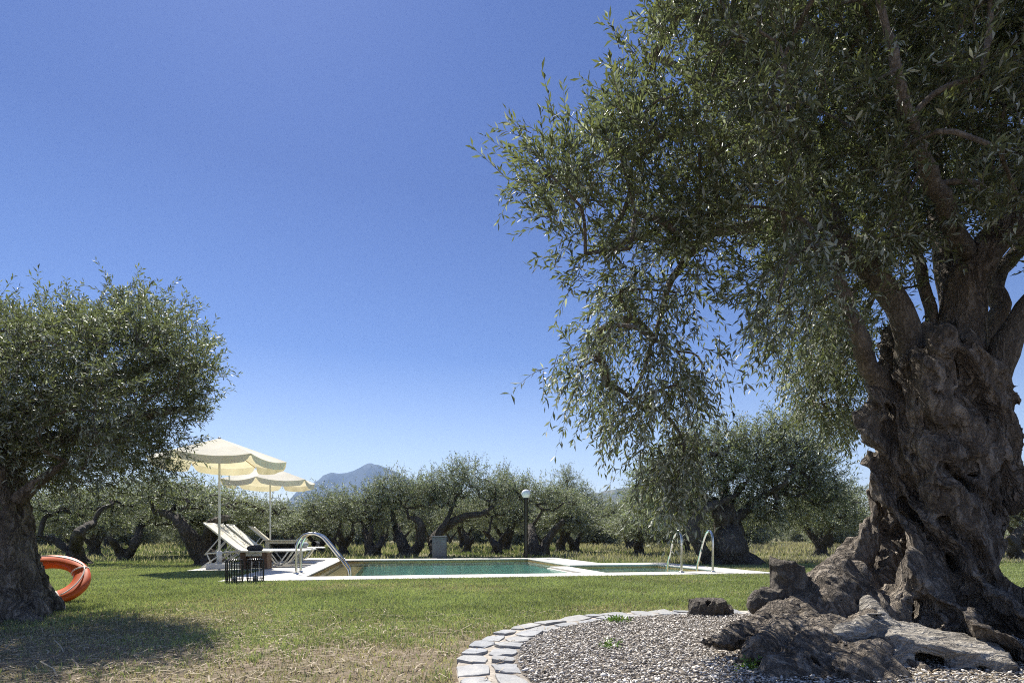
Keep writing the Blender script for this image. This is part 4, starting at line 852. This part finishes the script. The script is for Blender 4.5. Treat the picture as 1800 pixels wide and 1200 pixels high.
# cut log on the edging
def log():
    c = G(1250, 1083); s = Sculpt(c + (-.32, -.25, -.05), c + (.32, .25, .25), .009)
    s.cap(c + (-.02, 0, -.05), c + (-.02, .02, .118), .155, .135, .03); s.cap(c + (-.14, -.03, 0), c + (-.12, 0, .07), .06, .05, .04); s.cap(c + (.13, 0, -.02), c + (.12, .02, .06), .07, .05, .04)
    s.cap(c + (-.05, -.10, .14), c + (-.04, -.02, .02), .035, .03, .03, True)
    zz = np.arange(s.n[2]) * s.h + s.lo[2]; s.F = np.maximum(s.F, (zz - .128)[None, None].astype(np.float32)); s.rough([(.014, .06, True), (.008, (.025, .025, .12), True)])
    v, q = s.mesh(); tag(mesh_np('tree_stump', v, q, CUTWOOD, smooth=True), 'low cut stump sitting on the stone edging', 'stump')
log()
def weed(px, py, n, label, seed):
    r = np.random.default_rng(seed); c = G(px, py); t = thing('weed', c, label, 'plant', 'weeds in the gravel circle'); p = np.zeros((n, 3)) + r.normal(size=(n, 3)) * (.02, .015, 0) + (0, 0, .01); d = r.normal(size=(n, 3)) * (.8, .8, .2) + (0, 0, .7)
    v, f, col, tv, tf = sprays(p, d, r.uniform(.03, .09, n), r, 5, (.018, .034), .45, .2); m = mesh_np('leaves', v, f, WEEDM, t, col); mesh_np('stems', tv, tf, WEEDM2, t)
WEEDM = leaf_mat('weed_leaf', (.12, .22, .03), (.14, .22, .05)); WEEDM2 = simple('weed_stem', (.12, .18, .05))
weed(1080, 1097, 22, 'small green weed in the gravel near the stone edging', 1); weed(1078, 1143, 9, 'pale green weed in the middle of the gravel', 2); weed(1322, 1182, 10, 'green weed at the foot of the front roots', 3); weed(1092, 1095, 12, 'second small weed beside the one near the edging', 4)

# ================================================================== LIFEBUOY
ORANGE = simple('orange_plastic', (.70, .11, .012), .45, var=.12, scale=6, bs=.1, bscale=30); ROPE = simple('white_rope', (.72, .68, .62), .8)
def lifebuoy():
    c = G(86, 1060); t = thing('lifebuoy', c, 'orange lifebuoy leaning against the old trunk on the lawn', 'lifebuoy')
    Rm, n, m = .275, 64, 20; v = []; tilt = R(-50)
    for i in range(n):
        a = i * 2 * PI / n
        for j in range(m):
            b = j * 2 * PI / m; cb, sb = math.cos(b), math.sin(b); e = .7
            rr = Rm + .074 * math.copysign(abs(cb) ** e, cb); yy = .048 * math.copysign(abs(sb) ** e, sb); v.append((rr * math.cos(a), yy, rr * math.sin(a)))
    def X(p):
        p = np.asarray(p, float); ct, st = math.cos(tilt), math.sin(tilt); y = p[:, 1] * ct - p[:, 2] * st * -1 * -1; z = p[:, 1] * st + p[:, 2] * ct
        q = np.stack((p[:, 0], p[:, 1] * ct - p[:, 2] * st, z), 1); a = R(28); q = np.stack((q[:, 0] * math.cos(a) - q[:, 1] * math.sin(a), q[:, 0] * math.sin(a) + q[:, 1] * math.cos(a), q[:, 2]), 1)
        return q + (-.03, .02, .225)
    f = [(i * m + j, ((i + 1) % n) * m + j, ((i + 1) % n) * m + (j + 1) % m, i * m + (j + 1) % m) for i in range(n) for j in range(m)]
    MB().add(X(v), f).build('ring', ORANGE, t, True)
    for k in range(4):
        a0 = R(28 + 90 * k); aa = np.linspace(a0, a0 + R(84), 14); bow = np.sin(np.linspace(0, PI, 14)) * .03
        MB().tube(X(np.stack(((Rm + .035 - bow) * np.cos(aa), np.full(14, -.062), (Rm + .035 - bow) * np.sin(aa)), 1)), .006, 6).build('rope', ROPE, t, True)
        b = np.linspace(-.1, 2 * PI - .1, 17); q = np.stack(((Rm + .077 * np.cos(b)) * math.cos(a0 - .05), .056 * np.sin(b), (Rm + .077 * np.cos(b)) * math.sin(a0 - .05)), 1)
        MB().tube(X(q), .008, 6).build('rope_collar', ROPE, t, True)
lifebuoy()

# ================================================================== LANTERNS
BLACK = simple('black_metal', (.012, .012, .013), .4, .3, var=.3); m, n, p, o = nodes('lantern_glass')
gl = n.nodes.new('ShaderNodeBsdfGlossy'); gl.inputs['Roughness'].default_value = .03; tr = n.nodes.new('ShaderNodeBsdfTransparent'); tr.inputs[0].default_value = (.93, .95, .95, 1); mx = n.nodes.new('ShaderNodeMixShader'); lw = n.nodes.new('ShaderNodeLayerWeight'); lw.inputs[0].default_value = .5
n.links.new(math_node(n, 'MULTIPLY', math_node(n, 'POWER', lw.outputs['Facing'], 3.0), .5), mx.inputs[0]); n.links.new(tr.outputs[0], mx.inputs[1]); n.links.new(gl.outputs[0], mx.inputs[2]); n.links.new(mx.outputs[0], o.inputs[0]); GLASS = m
WAX = simple('candle_wax', (.75, .70, .60), .6)
def lantern(px, py, label):
    c = G(px, py); t = thing('lantern', c, label, 'lantern', 'black cage lanterns by the pool deck'); h, r = .345, .115
    MB().lathe([(0, .0), (r * .8, .0), (r * .82, .012), (0, .012)]).build('base', BLACK, t)
    for k in range(22):
        a = k * 2 * PI / 22; e = np.array((math.cos(a), math.sin(a), 0)); z = np.array((0, 0, 1.))
        MB().tube([e * r * .78 + z * .006, e * r * .93 + z * .018, e * r + z * .06, e * r + z * (h - .06), e * r * .93 + z * (h - .016), e * r * .62 + z * h], .0054, 6).build('rod', BLACK, t)
    q = np.linspace(0, 2 * PI, 33)
    for z, rr in ((h, r * .62), (h - .012, r * .86), (.02, r * .93), (.06, r)): MB().tube(np.stack((rr * np.cos(q), rr * np.sin(q), np.full(33, z)), 1), .0045, 6, False).build('hoop', BLACK, t)
    MB().lathe([(r * .50, .14), (r * .55, .20), (r * .55, h - .04), (r * .52, h - .04), (r * .52, .15), (.0, .145)]).build('glass_cup', GLASS, t, True)
    MB().lathe([(0, .012), (.028, .012), (.028, .10), (0, .102)]).build('candle', WAX, t, True)
    s = np.linspace(0, PI, 13); MB().tube(np.stack((r * .6 * np.cos(s), np.zeros(13), h + .075 * np.sin(s)), 1), .004, 6).build('handle', BLACK, t)
lantern(412, 1024.5, 'black rod lantern standing on the grass, left of the pair'); lantern(449, 1023, 'black rod lantern on the pale deck corner, right of the pair')

# ================================================================== PARASOLS
def canvas_mat():
    m, n, p, o = nodes('cream_canvas'); c = ramp(n, noise(n, 3, 6, .6), [(.3, (.74, .70, .58)), (.7, (.84, .80, .69))]); n.links.new(c, p.inputs['Base Color']); p.inputs['Roughness'].default_value = .9; p.inputs['Specular IOR Level'].default_value = .1
    bump(n, p, noise(n, 7, 3, .5), .35, .02)
    tr = n.nodes.new('ShaderNodeBsdfTranslucent'); n.links.new(mixc(n, 1, c, (1.0, .93, .70), 'MULTIPLY'), tr.inputs[0]); mx = n.nodes.new('ShaderNodeMixShader'); mx.inputs[0].default_value = .30
    n.links.new(p.outputs[0], mx.inputs[1]); n.links.new(tr.outputs[0], mx.inputs[2]); n.links.new(mx.outputs[0], o.inputs[0]); return m
CANVAS = canvas_mat(); POLE = simple('pole_paint', (.72, .72, .70), .4, .1); WOODP = simple('pole_hub', (.45, .33, .17), .6); CONC = simple('concrete_base', (.55, .55, .54), .85, var=.12, bs=.3)
def parasol(u, v, label, rot):
    c = UV(u, v, DT); t = thing('parasol', c, label, 'parasol', 'cream parasols over the loungers', TH)
    MB().box((0, 0, .055), (.40, .40, .11), 0, .012).build('base', CONC, t); MB().lathe([(.05, .11), (.05, .34), (.03, .36), (.03, .36)], sides=14).build('socket', POLE, t, True)
    MB().tube([(0, 0, .11), (0, 0, 2.58)], .022, 12).build('pole', POLE, t, True)
    MB().lathe([(.04, 2.12), (.045, 2.14), (.045, 2.19), (.03, 2.2)], sides=12).build('hub', WOODP, t, True); MB().lathe([(0, 2.645), (.03, 2.63), (.035, 2.60), (.0, 2.60)], sides=12).build('finial', POLE, t, True)
    rr, zr, za = 1.25, 2.20, 2.615; cor = [np.array((rr * math.cos(rot + k * PI / 3), rr * math.sin(rot + k * PI / 3), zr)) for k in range(6)]; ap = np.array((0, 0, za)); mb = MB(); ni, nj = 9, 13
    for k in range(6):
        a, b = cor[k], cor[(k + 1) % 6]; vv = []
        for i in range(ni):
            s = i / (ni - 1)
            for j in range(nj):
                q = j / (nj - 1); p_ = ap * (1 - s) + (a * (1 - q) + b * q) * s; p_ = p_ + np.array((0, 0, -.075 * 4 * q * (1 - q) * s * (.35 + .65 * s))); vv.append(p_)
        mb.add(vv, [(i * nj + j, (i + 1) * nj + j, (i + 1) * nj + j + 1, i * nj + j + 1) for i in range(ni - 1) for j in range(nj - 1)])
    cp = mb.build('canopy', CANVAS, t, True); mb = MB()
    for k in range(6):
        a, b = cor[k], cor[(k + 1) % 6]; vv = []; e = (a + b) / 2; e = np.array((e[0], e[1], 0)); e /= np.linalg.norm(e)
        for i in range(5):
            for j in range(nj + 8):
                q = j / (nj + 7); sagz = -.075 * 4 * q * (1 - q); dp = .19 * (min(1, math.sin(PI * min(max(q, 0), 1)) * 3.2) ** .6 if 0 < q < 1 else 0) + .012
                p_ = a * (1 - q) + b * q + np.array((0, 0, sagz - dp * i / 4 * (.72 if True else 1))) + e * (.004 + .015 * (i / 4) * math.sin(q * 19 + k)) ; vv.append(p_)
        m_ = nj + 8; mb.add(vv, [(i * m_ + j, (i + 1) * m_ + j, (i + 1) * m_ + j + 1, i * m_ + j + 1) for i in range(4) for j in range(m_ - 1)])
    mb.build('valance', CANVAS, cp, True)
    for k in range(6):
        MB().tube([ap * .99 + np.array((0, 0, -.02)), cor[k] * .995 + np.array((0, 0, -.02))], .009, 6).build('rib', WOODP, t); MB().tube([(0, 0, 2.16), ap * .5 + cor[k] * .5 + np.array((0, 0, -.025))], .008, 6).build('strut', WOODP, t)
parasol(-2.02, 2.77, 'cream hexagonal parasol nearer the camera, with grey block base', R(10)); parasol(-1.95, 7.35, 'cream hexagonal parasol farther back, half hidden by the nearer one', R(25))

# ================================================================== LOUNGERS
FRAME = simple('lounger_frame', (.72, .70, .64), .4, .1); SLING = simple('lounger_sling', (.70, .65, .50), .8, var=.06, scale=20, bs=.3, bscale=200)
def lounger(u, v, label):
    t = thing('sun_lounger', UV(u, v, DT), label, 'sun lounger', 'cream sling loungers in a row by the pool', TH); W = .31; hs = .34; bt = (-.68, .92); ft = 1.22
    prof = [(bt[0], bt[1]), (-.45, .72), (-.22, .52), (-.05, .385), (.06, .35), (.25, .34), (.7, .34), (ft - .1, .345), (ft, .34)]
    for y in (-W, W):
        MB().tube(curve([(a, y, b) for a, b in prof], 26), .017, 8).build('side_rail', FRAME, t, True)
        MB().tube(curve([(.22, y, .335), (.36, y, .16), (.44, y, .045), (.52, y, .018), (.64, y, .018), (.74, y, .05), (.84, y, .17), (.95, y, .335)], 26), .015, 8).build('leg', FRAME, t, True)
        MB().tube([(-.05, y, .33), (-.62, y, .30)], .015, 8).build('rear_rail', FRAME, t, True)
        MB().tube([(-.36, y * .96, .645), (-.66, y * .96, .27)], .012, 8).build('back_strut', FRAME, t, True)
        MB().tube([(-.30, y, .32), (-.72, y, .015)], .014, 8).build('leg', FRAME, t, True); MB().tube([(-.62, y * 1.01, .30), (-.5, y * 1.01, .015)], .014, 8).build('leg', FRAME, t, True)
    for x, z in ((bt[0], bt[1]), (ft, .34), (.58, .016), (-.72, .016)): MB().tube([(x, -W, z), (x, W, z)], .014, 8).build('cross_bar', FRAME, t, True)
    def sling(name, pr):
        c = curve([(a, 0, b) for a, b in pr], 18); vv = []; m = 7
        for q in c:
            for j in range(m): y = -W + .02 + (2 * W - .04) * j / (m - 1); vv.append((q[0], y, q[2] + .012 - .012 * (1 - (2 * j / (m - 1) - 1) ** 2)))
        nn = len(c); vv = np.array(vv); bot = vv - (0, 0, .006); f = [(i * m + j, (i + 1) * m + j, (i + 1) * m + j + 1, i * m + j + 1) for i in range(nn - 1) for j in range(m - 1)]
        MB().add(vv, [q[::-1] for q in f]).add(bot, f).build(name, SLING, t, True)
    sling('back_sling', prof[:5]); sling('seat_sling', prof[4:]); return t
lounger(-1.72, 3.38, 'cream lounger nearest the camera, beside the nearer parasol pole'); lounger(-1.72, 4.10, 'cream lounger in the middle, second from the camera'); lounger(-1.70, 4.95, 'cream lounger third from the camera, striped towel on its foot'); lounger(-1.72, 7.15, 'cream lounger farthest back, its backrest above the slatted cabinet')
# rolled towels
def towel_mat(name, a, b, s):
    m, n, p, o = nodes(name); wv = n.nodes.new('ShaderNodeTexWave'); wv.wave_type = 'BANDS'; wv.bands_direction = 'X'; wv.inputs['Scale'].default_value = s; tc = n.nodes.new('ShaderNodeTexCoord'); n.links.new(tc.outputs['Object'], wv.inputs[0])
    n.links.new(ramp(n, wv.outputs['Fac'], [(.45, a), (.55, b)]), p.inputs['Base Color']); p.inputs['Roughness'].default_value = .95; bump(n, p, noise(n, 120), .5, .01); return m
STRIPE = towel_mat('striped_towel', (.03, .035, .045), (.55, .56, .58), 5); DARKT = simple('dark_towel', (.035, .036, .042), .95, var=.4, scale=25, bs=.6)
def roll(u, v, z, L, r, mat, label, rz):
    mb = MB(); th = np.linspace(0, 5.2 * PI, 70); rad = r * (1 - .62 * th / th[-1]); x0, x1 = -L / 2, L / 2; vv = []
    for i, (a, q) in enumerate(zip(th, rad)):
        vv += [(x0, q * math.cos(-a + PI), q * math.sin(-a + PI) + r), (x0 + .012, q * 1.01 * math.cos(-a + PI), q * 1.01 * math.sin(-a + PI) + r), (x1 - .012, q * 1.01 * math.cos(-a + PI), q * 1.01 * math.sin(-a + PI) + r), (x1, q * math.cos(-a + PI), q * math.sin(-a + PI) + r)]
    mb.add(vv, [(i * 4 + j, i * 4 + j + 1, i * 4 + 5 + j, i * 4 + 4 + j) for i in range(69) for j in range(3)]); o = mb.build('towel', mat, None, True); o.location = tuple(UV(u, v, z)); o.rotation_euler = (0, 0, rz); tag(o, label, 'towel'); return o
roll(-.78, 4.95, DT + .352, .50, .085, STRIPE, 'rolled striped towel on the foot of a lounger', TH + R(75)); roll(-.72, 7.15, DT + .352, .42, .085, DARKT, 'rolled dark towel on the farthest lounger', TH + R(85))

# ================================================================== SLATTED CABINETS
CREAM = simple('cream_wood', (.62, .56, .42), .6, var=.1, scale=10, bs=.2); BROWN = simple('brown_wood', (.12, .062, .03), .55, var=.3, scale=12, bs=.3); DARKS = simple('dark_slats', (.05, .045, .04), .7, var=.3)
def cabinet(c, w_, d_, h_, label, panel, rz=TH):
    t = thing('side_table', c, label, 'side table', None, rz); MB().box((0, 0, h_ - .014), (w_ + .10, d_ + .08, .028), 0, .006).build('table_top', CREAM, t)
    for sx in (-1, 1): MB().box((sx * (w_ / 2 - .05), 0, (h_ - .028) / 2), (.10, d_, h_ - .028), 0, .005).build('side_panel', CREAM if panel is DARKS else BROWN, t)
    MB().box((0, 0, h_ - .065), (w_ - .202, d_, .072), 0, .004).build('apron', CREAM, t)
    k = 5
    for i in range(k): MB().box((0, -d_ * .3, .05 + (h_ - .17) * i / (k - 1)), (w_ - .204, .02, .035), 0, .003).build('slat', panel, t)
    MB().box((0, d_ * .3, (h_ - .11) / 2 + .005), (w_ - .206, .015, h_ - .12), 0).build('back_panel', DARKS, t)
cabinet(UV(-1.35, 6.05, DT), .84, .5, .57, 'tall cream side table with dark slats behind the loungers', DARKS); cabinet(UV(-1.30, 2.62, DT), .50, .42, .36, 'low brown slatted side table beside the nearest lounger', BROWN)
def cloth():
    s = Sculpt((-.2, -.16, -.02), (.2, .16, .16), .012); s.cap((-.1, 0, .04), (.09, .01, .045), .05, .055, .03); s.cap((-.06, -.05, .03), (.1, -.04, .04), .045, .04, .03); s.cap((-.02, .04, .06), (.08, .03, .06), .04, .045, .03); s.rough([(.014, .05, True)])
    v, q = s.mesh(); v[:, 2] = np.maximum(v[:, 2], 0); o = mesh_np('towel', v, q, DARKT, smooth=True); o.location = tuple(UV(-1.32, 2.6, DT + .362)); o.rotation_euler = (0, 0, TH); tag(o, 'crumpled dark towel heaped on the low brown side table', 'towel')
cloth()

# ================================================================== POOL LADDERS
STEEL = simple('stainless_steel', (.62, .61, .58), .16, 1.0, var=.05, bs=0)
def ladder(origin, dirv, sep, prof, label, r=.021):
    t = thing('pool_ladder', origin, label, 'pool ladder', 'steel ladder rails at the pools'); d = np.array((*dirv, 0.)); d /= np.linalg.norm(d); s = np.array((-d[1], d[0], 0))
    for k in (0, 1):
        pts = [d * a + s * sep * k + np.array((0, 0, b)) for a, b in prof]; MB().tube(curve(pts, 44), r, 12).build('handrail', STEEL, t, True); MB().lathe([(0, .001), (.052, .001), (.05, .012), (.024, .022), (0, .022)], c=pts[0] * (1, 1, 0) + (0, 0, .0), sides=18).build('flange', STEEL, t, True)
    return t
ladder(UV(-.26, .78, DT), U[:2], .50, [(0, 0), (0, .18), (0, .38), (.02, .52), (.10, .65), (.24, .70), (.40, .65), (.52, .52), (.66, .34), (.82, .12), (.86, .04), (.87, -.10), (.87, -.45)], 'curved steel ladder at the left end of the main pool')
ladder(UV(6.42, -.30, DT), V[:2], -.62, [(0, 0), (0, .2), (0, .5), (.02, .66), (.10, .745), (.20, .72), (.32, .55), (.44, .30), (.52, .12), (.54, .0), (.54, -.12), (.54, -.4)], 'pair of upright steel rails at the small plunge pool')

# ================================================================== LAMP, CABINET
GLOBE = simple('opal_globe', (.86, .86, .84), .25, var=.02, bs=0)
c = G(924.5, 981); t = thing('lamp_post', c, 'black garden lamp post with white globe behind the pool', 'lamp'); k = c[1] / FPX; H = 106 * k
MB().lathe([(.055, 0), (.055, .02), (3.3 * k, .03), (3.3 * k, H - .05), (4.6 * k, H - .04), (4.6 * k, H)], sides=16).build('post', BLACK, t, True)
mb = MB(); rg = 8.0 * k; a = np.linspace(-PI / 2 + .35, PI / 2, 16); mb.lathe([(rg * math.cos(q) if q < PI / 2 - .01 else 0, H + rg * .92 + rg * math.sin(q)) for q in a], sides=24); mb.build('globe', GLOBE, t, True)
GREY = simple('galvanised_steel', (.13, .14, .155), .55, .25, var=.15, scale=5, bs=.15)
c = G(772.5, 981.2); k = c[1] / FPX; t = thing('utility_box', c, 'grey metal pump cabinet standing behind the far pool coping', 'cabinet', None, R(4)); W_, Hh = 25 * k, 38 * k
MB().box((0, 0, Hh / 2), (W_, .30, Hh), 0, .008).build('body', GREY, t); MB().box((0, -.159, Hh * .48), (W_ * .92, .014, Hh * .86), 0, .004).build('door', GREY, t); MB().box((0, -.02, Hh + .017), (W_ * 1.06, .36, .03), 0, .006).build('cap', GREY, t)
for z in (.25, .72): MB().lathe([(0, 0), (.014, 0), (.014, .01), (0, .01)], c=(-W_ * .38, -.168, Hh * z), sides=10).build('knob', BLACK, t)

# ================================================================== HAZE
mb = MB(); mb.add([(x, y, z) for x in (-5800, 5800) for y in (-5800, 5800) for z in (-2.4, 590)], [(0, 1, 3, 2), (4, 6, 7, 5), (0, 4, 5, 1), (2, 3, 7, 6), (0, 2, 6, 4), (1, 5, 7, 3)])
m = bpy.data.materials.new('haze_air'); m.use_nodes = True; nt = m.node_tree; nt.nodes.remove(nt.nodes['Principled BSDF'])
pv = nt.nodes.new('ShaderNodeVolumePrincipled'); pv.inputs['Color'].default_value = (.46, .66, 1.0, 1); pv.inputs['Density'].default_value = .00015; pv.inputs['Anisotropy'].default_value = 0.0
nt.links.new(pv.outputs[0], nt.nodes['Material Output'].inputs['Volume']); tag(mb.build('haze', m), 'pale blue haze in the air over the plain', 'haze', kind='stuff')
